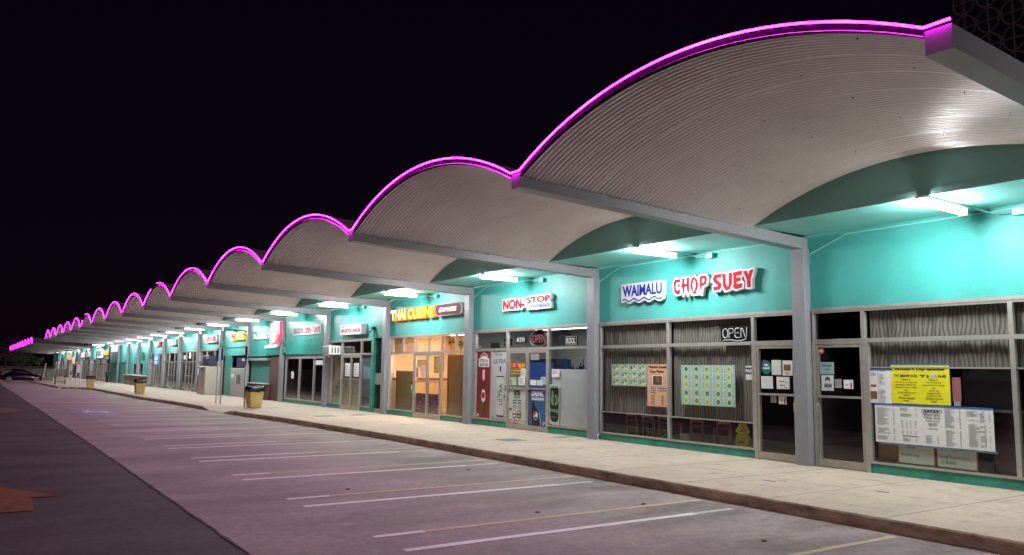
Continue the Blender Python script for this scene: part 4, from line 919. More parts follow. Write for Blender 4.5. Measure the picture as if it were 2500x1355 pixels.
q=MB(); q.slab(4.30,3.34,1.785,1.81,.0,.006,TAPE); q.slab(4.69,4.27,1.695,1.722,.0,.006,TAPE); q.slab(4.60,2.735,1.128,1.155,.006,.010,TAPE); q.slab(4.55,2.70,.49,.52,.0,.004,mat('tape_dull_blue',(.10,.18,.28),.5)); tag(q.build('masking_tape',loc=(3.7,0,1.4)),'blue masking tape strips holding up the window menus','tape')  # lowest strip is a duller, greyer blue
def menu(q,v):
    k=0
    for (a,b_,z0,z1,n) in [(4.56,4.26,.80,1.09,20),(4.56,4.26,.66,.76,7),(4.56,4.26,.56,.63,5),(4.17,3.88,1.04,1.10,4),(4.17,3.88,.95,1.01,5),(4.15,4.04,.77,.90,9),(4.01,3.90,.77,.90,9),(4.15,4.04,.67,.74,5),(4.01,3.90,.67,.74,5),(4.14,3.90,.56,.62,4),(3.76,3.55,.56,.69,9),(3.45,3.20,.82,1.12,20),(3.44,3.20,.54,.79,17),(3.12,2.86,1.00,1.10,7),(3.10,2.84,.95,.97,2),(3.10,2.84,.56,.90,22),(2.95-.02,2.77,.93,1.08,10),(2.93,2.77,.85,.88,2),(2.93,2.77,.78,.81,3),(2.93,2.77,.64,.74,8),(2.93,2.78,.56,.60,3)]:
        k+=1; q.lines(a,b_+.08,z0,z1,n,v,INKL,.42,k); q.lines(b_+.03,b_,z0,z1,n,v,INKL,.42,k+50)
    q.pane(4.14,3.88,.645,.655,v,INK)
    q.tube([(3.81,v,1.065),(3.80,v,1.085),(3.50,v,1.085),(3.49,v,1.065),(3.50,v,1.045),(3.80,v,1.045),(3.81,v,1.065)],.003,INK,5)
    for i in range(5): q.slab(3.765-.048*i,3.735-.048*i,1.053,1.077,v,v+.001,INK)
    q.text('Waimalu',3.78,3.52,.985,1.035,v+.002,INK,.001,0,.2); q.text('Chop Suey',3.78,3.51,.93,.98,v+.002,INK,.001,0,.2); q.pane(3.76,3.54,.905,.915,v,INKG); q.lines(3.74,3.54,.83,.885,4,v,INKG,.35,3,True); q.lines(3.76,3.52,.775,.80,2,v,INKG,.35,4,True)
sheet(4.605,2.735,.52,1.13,PAPERW,'wide white takeaway menu sheet with tiny columns of print',menu,'menu_sheet','menu',.001)
sheet(4.685,4.535,1.155,1.70,PAPERW,'narrow white sheet with two food photos at the window edge',lambda q,v:(q.slab(4.68,4.55,1.22,1.35,v-.001,v,FG[3]),q.slab(4.66,4.56,1.42,1.46,v-.001,v,FG[3]),q.lines(4.67,4.55,1.60,1.66,2,v,INKL)))
sheet(4.525,4.30,1.145,1.715,PAPERW,'white printed sheet of text beside the yellow poster',lambda q,v:(q.lines(4.51,4.40,1.46,1.64,8,v,INKG,.3,2),q.lines(4.49,4.35,1.675,1.70,2,v,INKG,.4,3),q.lines(4.51,4.39,1.16,1.40,12,v,INKG,.3,5)))
PINK=mat('pink_frame',(.55,.22,.23),.5)
q=MB(); q.slab(3.345,3.22,1.23,1.60,-.08,-.06,PINK); q.slab(3.33,3.235,1.16,1.23,-.08,-.06,PAPER); tag(q.build('pink_card',loc=(3.28,-.07,1.4)),'faded pink card standing behind the yellow poster','card')
q=MB(); q.slab(3.23,2.42,1.13,1.735,-.20,-.16,BLACK,); q.slab(3.25,2.40,1.09,1.13,-.21,-.14,mat('tv_edge',(.10,.10,.11),.4)); q.slab(2.9,2.7,.95,1.09,-.20,-.17,BLACK); tag(q.build('television',loc=(2.85,-.18,1.1)),'black flat television screen behind the menu window','television')
WB=mat('whiteboard',(.62,.68,.60),.35); OAK=mat('oak_trim',(.33,.15,.05),.5)
def board(uL,uR,z0,z1,label,txt):
    q=MB(); v=-.06; q.slab(uL,uR,z0,z1,v-.015,v,OAK); q.slab(uL-.02,uR+.02,z0+.015,z1-.01,v,v+.003,WB)
    for t,a,b_,c,d,m in txt: q.text(t,a,b_,c,d,v+.006,m,.001,0,.25)
    tag(q.build('whiteboard',loc=((uL+uR)/2,v,z0)),label,'whiteboard')
MG=mat('marker_green',(.0,.22,.12),.6); MK=mat('marker_black',(.06,.09,.10),.6)
board(4.27,3.665,.20,.62,'oak framed whiteboard with a soup written in black marker',[('w/ Shrimp',4.14,3.97,.435,.49,MK),('Bird Nest Soup',4.21,3.91,.315,.375,MK)])
board(3.64,3.02,.20,.62,'oak framed whiteboard with green marker writing',[('Kau Yuk',3.58,3.3,.455,.50,INKL),('Steamed Prawns w/ Garlic',3.60,3.14,.345,.405,MG),('In Basket',3.56,3.33,.265,.325,MG)])
# bay 2 posters
PRED=mat('poster_red',(.28,.012,.03),.4,var=.1,vscale=3); PSIL=mat('poster_silver',(.52,.53,.56),.4,var=.07,vscale=4); BOTG=mat('bottle_green',(.06,.085,.012),.3,var=.4,vscale=5)
q=poster(17.32,16.55,.22,2.15,PRED); c=16.95
q.disc(c,1.86,.27,.17,.007,PAPERW,20); q.slab(c+.29,c-.29,1.70,1.95,.004,.0075,PAPERW); q.text('STELLA',c+.23,c-.23,1.84,1.93,.010,INK,.002,.02); q.text('ARTOIS',c+.23,c-.23,1.72,1.81,.010,INK,.002,.02)
q.tube([(c+.2,.006,2.02),(c+.1,.006,2.07),(c,.006,2.12),(c-.1,.006,2.07),(c-.2,.006,2.02)],.008,PAPERW,5)
q.poly([(c+.055,1.63),(c-.055,1.63),(c-.055,1.30),(c-.12,1.10),(c-.12,.36),(c-.09,.33),(c+.09,.33),(c+.12,.36),(c+.12,1.10),(c+.055,1.30)],.007,BOTG,.003); q.poly([(c+.055,1.62),(c-.055,1.62),(c-.06,1.36),(c,1.28),(c+.06,1.36)],.0085,PAPER,.001); q.disc(c,.85,.115,.19,.0088,PAPERW,16,.001); q.slab(c+.085,c-.085,.78,.95,.009,.0098,PRED)
q.slab(17.30,17.19,.24,.32,.004,.006,PAPERW); tag(q.build('drink_poster',loc=(16.95,0,1.2)),'tall dark red beer poster with a green bottle','poster')
q=poster(16.47,15.73,.22,2.15,PSIL); c=16.05
q.text('Michelob',16.36,15.95,2.02,2.10,.008,INKG,.002,0,.4); q.text('ULTRA',16.40,15.78,1.80,1.93,.008,INK,.002); q.slab(c+.04,c-.03,1.58,1.72,.004,.007,INK)
can=[(c+.19,1.42),(c-.19,1.42),(c-.21,1.38),(c-.21,.36),(c-.17,.30),(c+.17,.30),(c+.21,.36),(c+.21,1.38)]; q.poly(can,.007,INKG,.002); q.poly([(c+(u-c)*.95,.86+(z-.86)*.985) for u,z in can],.0082,mat('can_silver',(.60,.61,.63),.3,var=.05),.001)
q.slab(c+.19,c-.19,1.42,1.445,.004,.009,INK); q.slab(c+.18,c-.18,.29,.33,.004,.0095,INK)
q.text('ULTRA',16.09,15.93,.62,1.22,.012,INK,.002,rot=True); q.text('Michelob',16.20,16.11,.72,1.02,.012,INKG,.002,0,.3,rot=True); q.slab(15.86,15.80,.84,.90,.008,.010,INK); q.disc(15.76,1.10,.05,.09,.008,INK,12)
tag(q.build('drink_poster',loc=(16.1,0,1.2)),'tall silver beer poster with a white can','poster')
q=poster(15.585,14.77,.15,1.10,mat('poster_pale',(.55,.60,.58),.5,var=.08)); q.text('6%',15.34,15.02,.92,1.07,.008,INK,.002,.04); q.text('ALC/VOL',15.34,15.02,.84,.90,.008,INK,.002,.02)
for c in (15.30,15.07):
    for (a,b_,m) in ((.77,.80,INK),(.69,.74,INKG),(.55,.66,INKL)): q.slab(c+.085,c-.085,a,b_,.004,.007,m)
    q.disc(c,.40,.10,.12,.008,INK,14); q.disc(c,.41,.08,.09,.0095,PAPERW if c>15.2 else FG[4],12,.001); q.slab(c+.09,c-.09,.38,.43,.010,.011,mat('can_maroon',(.2,.03,.03),.5))
q.slab(15.585,14.77,.15,.245,.004,.0065,mat('band_red',(.35,.07,.04),.5)); q.slab(15.1,14.77,.15,.245,.0065,.0072,mat('band_olive',(.42,.33,.08),.5)); q.text('NOW AVAILABLE',15.55,14.80,.165,.225,.010,PAPERW,.002,.02); q.text('NEW!',15.56,15.42,.50,.57,.008,INK,.001,.02)
tag(q.build('drink_poster',loc=(15.2,0,.6)),'pale beer can poster low on the shop door','poster')
PB=mat('poster_blue',(.03,.11,.30),.4,var=.5,vscale=3,detail=6); PN=mat('poster_navy',(.008,.010,.03),.35)
q=poster(14.60,13.835,.15,1.12,PB); q.text('DRINK',14.50,13.93,.93,1.07,.008,PAPERW,.002,.06); q.text('ALOHAHHH',14.50,13.93,.82,.90,.008,PAPERW,.002,.05)
q.poly([(14.46,.80),(14.36,.80),(14.33,.66),(14.16,.52),(14.10,.16),(14.44,.16),(14.50,.50),(14.47,.62)],.007,PN,.003); q.poly([(14.485,.62),(14.46,.62),(14.30,.20),(14.45,.20),(14.50,.50)],.0082,mat('cola_brown',(.03,.012,.02),.3),.001)
q.disc(14.30,.42,.10,.115,.009,PAPERW,18,.001); q.poly([(14.39,.44),(14.36,.51),(14.30,.535),(14.25,.52),(14.30,.45),(14.36,.40)],.010,mat('globe_red',(.55,.03,.05),.4),.0008); q.poly([(14.38,.38),(14.33,.33),(14.27,.315),(14.22,.37),(14.30,.385)],.010,BLUE,.0008)
q.tube([(14.14,.006,.52),(14.06,.006,.18)],.008,PAPER,5); q.lines(13.98,13.87,.18,.28,3,.006,PAPER,.6,1); tag(q.build('drink_poster',loc=(14.2,0,.6)),'blue cola poster with a bottle low on the shop door','poster')
q=MB(); q.slab(13.62,12.03,.21,1.66,-.05,-.03,mat('grey_board',(.66,.71,.72),.6,var=.05,vscale=3)); tag(q.build('window_board',loc=(12.8,-.04,.9)),'plain pale grey board blocking the shop window','board')
q=poster(13.69,13.28,.24,1.26,PAPER,.002); CG=mat('can_green',(.12,.42,.20),.4); cu=13.475
q.poly([(13.66,.55),(13.65,.40),(13.58,.30),(13.37,.30),(13.31,.38),(13.30,.55),(13.30,1.14),(13.34,1.22),(13.62,1.22),(13.66,1.14)],.005,BLACK,.003); q.slab(13.63,13.33,1.17,1.23,.004,.008,CG)
q.slab(13.585,13.535,.78,1.10,.005,.009,CG)
for i in range(14):
    t0,t1=[2*PI*(i+s)/14 for s in (0,1)]
    if i%7==3: continue
    q.face([(cu+.15*math.cos(t1),.0085,.86+.15*math.sin(t1)),(cu+.15*math.cos(t0),.0085,.86+.15*math.sin(t0)),(cu+.09*math.cos(t0),.0085,.86+.09*math.sin(t0)),(cu+.09*math.cos(t1),.0085,.86+.09*math.sin(t1))],CG)
q.disc(cu,.86,.055,.06,.010,mat('can_red',(.28,.03,.03),.4),12); q.text('bang',13.645,13.315,.52,.66,.010,CG,.002,.03); q.lines(13.6,13.37,.40,.44,2,.0065,mat('can_print',(.2,.25,.2),.6),.5,2); tag(q.build('drink_poster',loc=(13.47,0,.75)),'black and green energy drink can poster on the window','poster')
sheet(13.60,13.27,1.45,1.655,PAPERW,'white notice at the top of the pale grey board',lambda q,v:q.lines(13.57,13.32,1.54,1.64,4,v,INKL))
q=MB(); EBR=mat('ebt_red',(.6,.03,.02),.5); q.slab(15.50,14.85,1.66,1.80,.0,.002,mat('ebt_yellow',(.75,.50,.03),.5)) ; q.text('E.B.T.',15.50,14.84,1.665,1.84,.008,EBR,.003,.05); q.slab(15.50,14.98,1.51,1.62,.0,.002,mat('ebt_yellow',(.75,.50,.03),.5)); q.text('AVAILABLE',15.49,14.80,1.53,1.605,.006,INK,.002,.03); tag(q.build('door_lettering',loc=(15.2,0,1.65)),'red and yellow payment lettering on the shop door','sign')
q=MB(); q.text('116',15.27,15.08,1.93,2.01,.003,INK,.002,.02); tag(q.build('unit_number',loc=(15.17,0,1.97)),'small black unit number on the shop door glass','number')
sheet(15.02,14.75,1.42,1.66,PAPERW,'white notice overlapping the red payment lettering',lambda q,v:q.lines(15.0,14.8,1.48,1.62,6,v,INKL),v=.006)
sheet(15.58,15.25,1.20,1.42,mat('paper_green',(.50,.55,.40),.6),'greenish notice pair low on the shop door glass',lambda q,v:(q.lines(15.55,15.43,1.22,1.38,6,v,INKG),q.slab(15.36,15.29,1.33,1.40,v-.001,v,FG[1])))
sheet(15.13,14.82,1.21,1.43,PAPERW,'white printed notice beside the greenish pair',lambda q,v:q.lines(15.09,14.88,1.25,1.40,5,v,INKG))
sheet(14.57,14.30,1.22,1.36,PAPERW,'blank white slip, first of two on the second shop door')
sheet(14.27,13.99,1.22,1.36,PAPER,'blank white slip beside another on the second shop door')
sheet(14.10,13.83,1.25,1.45,mat('paper_blue',(.45,.58,.68),.6),'pale blue notice above the blank slips',lambda q,v:q.lines(14.06,13.9,1.33,1.42,3,v,INKL),v=-.008)
sheet(14.55,14.18,1.90,2.08,mat('paper_mauve',(.32,.26,.28),.6),'small mauve notice high on the second shop door',lambda q,v:q.lines(14.5,14.25,1.95,2.05,3,v,INKG))
# signs in the upper panes of the convenience shop
UR=mat('unlit_red_tube',(.30,.10,.11),.4)
q=MB(); cu,cz=14.26,2.47
q.disc(cu,cz,.43,.245,-.06,BLACK,28,.03)
q.tube([(cu+.41*math.cos(2*PI*i/28),-.05,cz+.225*math.sin(2*PI*i/28)) for i in range(29)],.011,mat('unlit_mauve',(.34,.29,.31),.4),6); q.tube([(cu+.37*math.cos(2*PI*i/28),-.05,cz+.195*math.sin(2*PI*i/28)) for i in range(29)],.009,UR,6)
q.text('OPEN',cu+.30,cu-.30,cz-.11,cz+.11,-.04,UR,.01,.02); tag(q.build('open_sign',loc=(cu,-.05,cz)),'oval unlit sign with dull red letters in the upper pane','sign')
q=MB(); q.slab(15.35,14.85,2.36,2.56,-.06,-.03,BLACK); q.text('ATM',15.30,14.90,2.39,2.53,-.02,PAPER,.005,.04); tag(q.build('atm_sign',loc=(15.1,-.05,2.45)),'small dark sign with white letters beside the oval sign','sign')
q=MB(); q.slab(13.06,12.58,2.27,2.50,-.05,-.02,BLACK); [q.slab(a,b_,c,d,-.02,-.015,PAPERW) for a,b_,c,d in ((13.04,12.60,2.485,2.495),(13.04,12.60,2.275,2.285),(13.04,13.03,2.285,2.485),(12.61,12.60,2.285,2.485))]; q.text('KOOL',13.0,12.64,2.31,2.46,-.01,PAPERW,.004,.01); q.slab(12.74,12.62,2.23,2.265,-.05,-.02,BLACK); tag(q.build('tobacco_sign',loc=(12.8,-.04,2.4)),'small black framed sign with white thin capitals','sign')
q=MB(); q.disc(13.22,2.48,.25,.21,-.10,mat('dark_plate',(.035,.04,.045),.3),26,.03); tag(q.build('round_sign',loc=(13.2,-.1,2.5)),'dark round sign seen from behind in the upper pane','sign')
q=MB(); q.slab(17.0,16.55,2.22,2.42,-.3,-.25,mat('dark_screen',(.03,.035,.045),.3)); tag(q.build('monitor',loc=(16.8,-.3,2.3)),'dark monitor standing inside the upper corner pane','monitor')
q=MB(); q.slab(16.15,15.76,2.32,2.52,-.2,-.17,BLACK); q.text('OPEN',16.1,15.82,2.36,2.44,-.16,PAPER,.005,.03); tag(q.build('hanging_sign',loc=(15.95,-.2,2.4)),'dark hanging sign with a white word in the corner pane','sign')
r=thing('drinks_cooler','blue lit drinks cooler seen through the shop door glass','cooler',(15.4,-1.1,.01)); q=MB(); q.slab(16.1,14.7,.01,1.95,-1.5,-.95,mat('cooler_navy',(.03,.05,.10),.4)); q.build('cabinet',r); q=MB(); q.slab(16.0,14.8,.3,1.85,-.949,-.935,mat('cooler_glow',(.05,.10,.25),.3,emit=(.08,.25,1),estr=.05)); q.build('door',r)
r=thing('display_shelf','dark display shelf above the pale grey board in the shop window','shelf',(13.2,-.35,1.6)); q=MB(); q.slab(14.05,12.3,1.60,1.63,-.50,-.20,BLACK); q.slab(14.05,12.3,.02,1.60,-.46,-.44,DARK); q.build('board',r)
rg=random.Random(11)
for i in range(16):
    u=12.4+.1*i+rg.uniform(-.02,.02); h=rg.uniform(.12,.30); q=MB(); m=rg.choice([mat('flask_blue',(.03,.08,.30),.15),mat('flask_black',(.02,.02,.022),.2),mat('flask_steel',(.35,.38,.42),.25,.6),mat('flask_dark',(.05,.07,.09),.2)]); q.lathe([(0,1.63),(.035,1.63),(.04,1.63+h*.3),(.012,1.63+h*.55),(.010,1.63+h*.9),(.022,1.63+h),(0,1.63+h)],u,-.33+rg.uniform(-.06,.06),m,10); tag(q.build('glass_flask',loc=(u,-.33,1.63)),'small dark or blue flask in the row on the display shelf','flask','flasks on the display shelf')
# bay 3 details
FLW=mat('floral_print',(.035,.012,.04),.5); N,L,b=nodes(FLW); g=N.new('ShaderNodeNewGeometry'); vo=N.new('ShaderNodeTexNoise'); vo.inputs['Scale'].default_value=9; vo.inputs['Detail'].default_value=5; vo.inputs['Distortion'].default_value=2.5; L.new(g.outputs['Position'],vo.inputs[0])
rc=N.new('ShaderNodeValToRGB'); L.new(vo.outputs[0],rc.inputs[0]); e=rc.color_ramp.elements; e[0].position=.46; e[0].color=(.025,.012,.04,1); e[1].position=.64; e[1].color=(.62,.28,.26,1); x=e.new(.54); x.color=(.20,.035,.075,1); L.new(rc.outputs[0],b.inputs['Base Color'])
for a,b_,lb in ((21.32,20.55,'dark floral cloth panel behind the first restaurant door leaf'),(20.44,19.66,'dark floral cloth panel behind the second restaurant door leaf')):
    q=MB(); q.slab(a,b_,.15,.80,-.05,-.03,FLW); tag(q.build('floral_panel',loc=((a+b_)/2,-.04,.4)),lb,'panel')
q=MB(); q.slab(23.30,21.95,.02,1.50,-.30,-.25,REED); q.slab(23.36,23.30,.0,1.55,-.32,-.24,mat('wood_post',(.22,.08,.03),.5)); q.slab(23.30,21.95,1.50,1.54,-.31,-.24,mat('cane_edge',(.50,.36,.18),.5)); tag(q.build('reed_screen',loc=(22.6,-.28,0)),'low reed screen just inside the lit restaurant window','screen')
q=MB(); q.slab(20.10,18.70,.02,2.02,-.65,-.60,REED); q.slab(20.18,20.10,0,2.10,-.67,-.58,OAK); q.slab(20.10,18.6,2.02,2.10,-.67,-.58,OAK); tag(q.build('reed_door',loc=(19.5,-.62,0)),'tall reed covered door inside the lit restaurant','screen')
for (u,z,lb) in ((19.40,2.50,'yellow flower garland hanging in the restaurant upper pane, higher one'),(18.75,2.40,'yellow flower garland beside the reed door head, lower one')):
    q=MB(); fy=mat('flower_gold',(.65,.42,.03),.5); fg=mat('flower_olive',(.20,.22,.03),.5); r_=random.Random(int(u*10))
    for i in range(26):
        a=r_.uniform(0,6.28); d=r_.uniform(.05,.20); q.disc(u+d*math.cos(a),z+d*.55*math.sin(a),.055,.03,-.25+r_.uniform(-.05,.05),r_.choice((fy,fy,fg)),6)
    q.disc(u,z,.05,.03,-.19,DARKB,8); q.tube([(u,-.25,z),(u,-.25,z-.42)],.008,DARKB,5); tag(q.build('flower_garland',loc=(u,-.25,z)),lb,'flowers')
q=MB(); q.slab(21.72,21.50,.72,1.16,-.02,.006,BLACK); q.slab(21.70,21.52,.75,.88,.006,.008,mat('pic_green',(.06,.22,.05),.5)); q.disc(21.61,.99,.06,.10,.010,mat('pic_mint',(.45,.62,.50),.5),12); tag(q.build('picture',loc=(21.6,0,.9)),'small dark framed green picture in the restaurant window','picture')
sheet(21.30,21.08,1.32,1.68,mat('paper_pink',(.72,.50,.46),.6),'red and white notice on the restaurant door glass',lambda q,v:q.slab(21.29,21.19,1.34,1.66,v-.001,v,mat('notice_red',(.5,.03,.03),.5)))
sheet(20.98,20.62,1.30,1.72,mat('paper_orange',(.75,.42,.28),.6),'orange tinted sheet on the restaurant door glass',lambda q,v:q.lines(20.95,20.66,1.4,1.68,6,v,mat('salmon',(.7,.3,.22),.6)))
for v,z0,z1,lb in ((-1.35,1.55,1.95,'framed picture on the peach side wall of the lit restaurant'),(-2.1,1.5,2.1,'tall framed picture deeper on the peach side wall')):
    q=MB(); q.box(23.50,23.545,v-.2,v+.2,z0,z1,OAK); q.box(23.492,23.50,v-.16,v+.16,z0+.04,z1-.04,mat('picture_print',(.30,.26,.16),.5,var=.5,vscale=14)); tag(q.build('picture',loc=(23.5,v,z0)),lb,'picture')
# bay 4 prints
GRAF=mat('print_pattern',(.3,.3,.28),.5); N,L,b=nodes(GRAF); g=N.new('ShaderNodeNewGeometry'); vo=N.new('ShaderNodeTexNoise'); vo.inputs['Scale'].default_value=6; vo.inputs['Detail'].default_value=3; vo.inputs['Distortion'].default_value=3; L.new(g.outputs['Position'],vo.inputs[0])
rc=N.new('ShaderNodeValToRGB'); L.new(vo.outputs[0],rc.inputs[0]); e=rc.color_ramp.elements; e[0].position=.44; e[0].color=(.02,.02,.02,1); e[1].position=.50; e[1].color=(.40,.37,.30,1); L.new(rc.outputs[0],b.inputs['Base Color'])
z=zo(28.5); q=MB(); q.slab(29.06,28.02,.20+z,2.16+z,-.07,-.05,WAL['beige']); q.poly([(28.75,2.1+z),(28.05,2.1+z),(28.05,.5+z),(28.9,.5+z),(28.4,1.2+z)],-.045,GRAF,.003); tag(q.build('window_print',loc=(28.5,-.06,1+z)),'black and cream figure print in the card shop window','poster')
z=zo(25.5); q=MB(); q.slab(25.94,25.02,.20+z,2.16+z,-.07,-.05,mat('print_grey',(.16,.19,.21),.5,var=.3,vscale=2)); q.slab(25.86,25.12,1.25+z,1.72+z,-.05,-.046,mat('print_blue',(.30,.42,.50),.5,var=.4,vscale=9)); q.poly([(25.9,.62+z),(25.05,.50+z),(25.05,.35+z),(25.9,.25+z)],-.045,BLACK,.003); tag(q.build('window_print',loc=(25.5,-.06,1+z)),'bluish grey print of a vehicle in the narrow card shop window','poster')
z=zo(27); q=MB(); BMB=mat('bamboo_blind',(.36,.31,.22),.7,var=.35,vscale=1,stretch=(45,45,.8)); q.slab(27.86,27.03,.14+z,1.18+z,-.07,-.05,BMB); q.slab(26.93,26.12,.14+z,1.18+z,-.07,-.05,BMB); tag(q.build('bamboo_blind',loc=(27,-.06,.5+z)),'bamboo blind behind the card shop double door','blind')
for a,b_,lb in ((27.6,27.1,'white sheets on the first card shop door leaf'),(26.7,26.2,'white sheets on the second card shop door leaf')): sheet(a,b_,1.32+z,1.85+z,PAPERW,lb,lambda q,v,a=a,b_=b_:q.lines(a-.05,b_+.1,1.35+z,1.8+z,6,v,INKL))
z=zo(34); sheet(34.2,33.85,1.15+z,1.48+z,PAPERW,'white sheet on the first dark pane of the ribbed front')
z=zo(30.5); sheet(31.0,30.1,1.78+z,1.98+z,PAPERW,'white label high on the last dark pane of the ribbed front')
# far notices
for a,b_,z0,z1,lb in ((57.9,57.3,2.2,2.5,'small white square notice in the plain shop upper pane'),(56.2,55.6,2.25,2.7,'grey notice in the plain shop middle upper pane')): 
    z=zo(57); sheet(a,b_,z0+z,z1+z,PAPERW,lb)
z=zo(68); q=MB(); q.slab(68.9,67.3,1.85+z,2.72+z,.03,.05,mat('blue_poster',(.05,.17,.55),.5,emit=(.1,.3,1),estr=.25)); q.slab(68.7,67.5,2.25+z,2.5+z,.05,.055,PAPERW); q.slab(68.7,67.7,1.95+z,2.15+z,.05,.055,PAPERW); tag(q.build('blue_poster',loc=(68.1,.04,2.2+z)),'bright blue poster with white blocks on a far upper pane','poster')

# ================================================================ STREET FURNITURE AND OTHER THINGS
def bin_tree():
    r=thing('litter_bin','yellow tapered litter bin with black bag lip','litter bin',(0,0,0),'yellow litter bins on the walkway')
    q=MB()
    def ring(h,z): return [(-h,-h,z),(h,-h,z),(h,h,z),(-h,h,z)]
    P=[ring(.205,0),ring(.225,.02),ring(.285,.70),ring(.285,.74)]
    for a,b_ in zip(P,P[1:]):
        for i in range(4): q.face([a[i],a[(i+1)%4],b_[(i+1)%4],b_[i]],CANY)
    q.face(P[0][::-1],CANY); q.build('body',r)
    q=MB()
    for sx in (-1,1):
        for k in (-.5,0,.5): q.tube([(sx*.218,k*.25,.04),(sx*.281,k*.32,.70)],.006,CANY,5); q.tube([(k*.25,sx*.218,.04),(k*.32,sx*.281,.70)],.006,CANY,5)
    q.build('rib',r)
    q=MB(); rr_=random.Random(5); n=32
    def sq(i,h):
        t=i/n*4; s=int(t)%4; f=t-int(t); c=[(-h,-h),(h,-h),(h,h),(-h,h)]; a,b_=c[s],c[(s+1)%4]; return (a[0]+(b_[0]-a[0])*f,a[1]+(b_[1]-a[1])*f)
    rings=[]
    for h,z in ((.291,.64),(.306,.72),(.298,.85),(.265,.88),(.25,.80)): rings.append([(*sq(i,h*(1+rr_.uniform(-.02,.02))),z+rr_.uniform(-.02,.02)) for i in range(n)])
    vs=[p for R in rings for p in R]; fs=[(i*n+j,i*n+(j+1)%n,(i+1)*n+(j+1)%n,(i+1)*n+j) for i in range(4) for j in range(n)]
    q.raw(vs,fs,BAG,True); q.face([rings[-1][i] for i in range(n)],BAG); q.build('bag',r); return r
BL=['yellow litter bin with black bag by the brick bakery, nearest to the viewer','yellow litter bin with black bag in front of the open grille shop','small yellow litter bin farthest along the walkway']
b0=bin_tree()
for (u,v,a),lb in zip(((29.95,2.93,.1),(50.0,4.05,.05),(68.3,4.75,0)),BL):
    if lb is BL[0]: b0.location=(u,v,zo(u)); b0.rotation_euler=(0,0,a); b0['label']=lb
    else: c=copy_tree(b0,(u,v,zo(u)),lb); c.rotation_euler=(0,0,a)
STEEL=mat('galvanised_steel',(.34,.34,.34),.4,.7,var=.1); SBACK=mat('sign_back',(.03,.06,.06),.45)
def signpost(u,v,h,label,plates,arm=False):
    r=thing('sign_post',label,'sign post',(u,v,zo(u)),'sign posts on the walkway'); q=MB(); z=zo(u)
    q.box(u-.025,u+.025,v-.025,v+.025,z,z+h,STEEL); q.build('post',r)
    for z0,z1,w_ in plates:
        q=MB(); q.box(u-w_,u+w_,v+.027,v+.033,z+z0,z+z1,SBACK); q.build('sign_plate',r)
    return r
signpost(34.85,3.24,2.52,'slim post with dark green plate, farther of the pair before the cash machine',[(1.90,2.48,.16)])
signpost(34.10,3.23,2.52,'slim post with dark plate, nearer of the pair before the cash machine',[(1.95,2.50,.16)])
signpost(30.44,3.18,2.56,'slim post with dark plate beside the nearest yellow bin',[(1.95,2.50,.16),(1.72,1.93,.10)])
# cash machines
KB=mat('kiosk_beige',(.50,.44,.38),.5,var=.06); KN=mat('kiosk_navy',(.030,.032,.085),.4)
u,z=48.6,zo(48.6)
r=thing('cash_machine','tall beige cash machine kiosk with navy headboard on the walkway','cash machine',(u,.55,z),'cash machines'); 
q=MB(); q.box(u-1.75,u+.05,.10,1.0,z,z+1.70,KB,.02); q.box(u+.05,u+.40,.12,.95,z+.02,z+1.68,mat('kiosk_taupe',(.22,.16,.13),.5)); q.build('cabinet',r)
q=MB(); q.box(u-1.6,u-.05,.25,.80,z+1.75,z+2.36,KN,.02); q.text('ATM',u-.85,u-1.55,z+2.16,z+2.30,.81,PAPERW,.006,.05); q.build('headboard',r)
q=MB(); q.box(u-1.1,u-.6,1.0,1.006,z+1.46,z+1.62,FG[0]); q.box(u+.06,u+.36,.951,.955,z+1.2,z+1.6,mat('kiosk_screen',(.2,.3,.5),.3,emit=(.5,.6,1),estr=.5)); q.build('screen',r)
u,z=43.2,zo(43.2)
r=thing('cash_machine','grey cash machine standing inside the open recess','cash machine',(u,-.3,z),'cash machines')
q=MB(); q.box(u-1.7,u+1.9,-.5,-.02,z,z+1.62,mat('kiosk_grey',(.42,.42,.42),.5,var=.06),.02); q.build('cabinet',r)
q=MB(); q.box(u-1.5,u+1.0,-.45,-.1,z+1.65,z+2.26,KN); q.text('ATM',u-.1,u-1.3,z+2.02,z+2.16,-.09,PAPERW,.006,.05); q.build('headboard',r)
for i in range(3): q=MB(); q.box(u-.2+.28*i,u-.05+.28*i,-.018,-.014,z+.7,z+1.25,BLACK); q.build('slot',r)
for a in (-1.6,1.15): q=MB(); q.box(u+a,u+a+.65,-.018,-.014,z+1.05,z+1.28,PAPERW); q.build('panel',r)
# window air conditioner
u,z=28.65,zo(28.65); r=thing('air_conditioner','white window air conditioner jutting from the card shop front','air conditioner',(u,.2,z+2.2))
q=MB(); q.box(u-.62,u+.12,.05,.55,z+2.20,z+2.56,WHITE,.015); q.build('case',r)
q=MB(); q.box(u-.58,u+.08,.551,.556,z+2.24,z+2.52,INKG); [q.box(u-.56,u+.06,.556,.562,z+2.26+.03*i,z+2.272+.03*i,WHITE) for i in range(9)]; [q.box(u-.626,u-.62,.12+.13*i,.20+.13*i,z+2.26,z+2.50,INKG) for i in range(3)]; q.build('grille',r)
# counter
z=zo(76); r=thing('serving_counter','brown front counter with pale top before the blank teal front','counter',(75,.3,z)); q=MB(); q.box(71.3,81.2,.03,.50,z,z+.86,mat('counter_front',(.27,.19,.12),.7,var=.2)); q.build('front_panel',r); q=MB(); q.box(70.8,81.6,.02,.62,z+.86,z+.92,mat('counter_top',(.62,.60,.56),.4),.01); q.build('top',r)
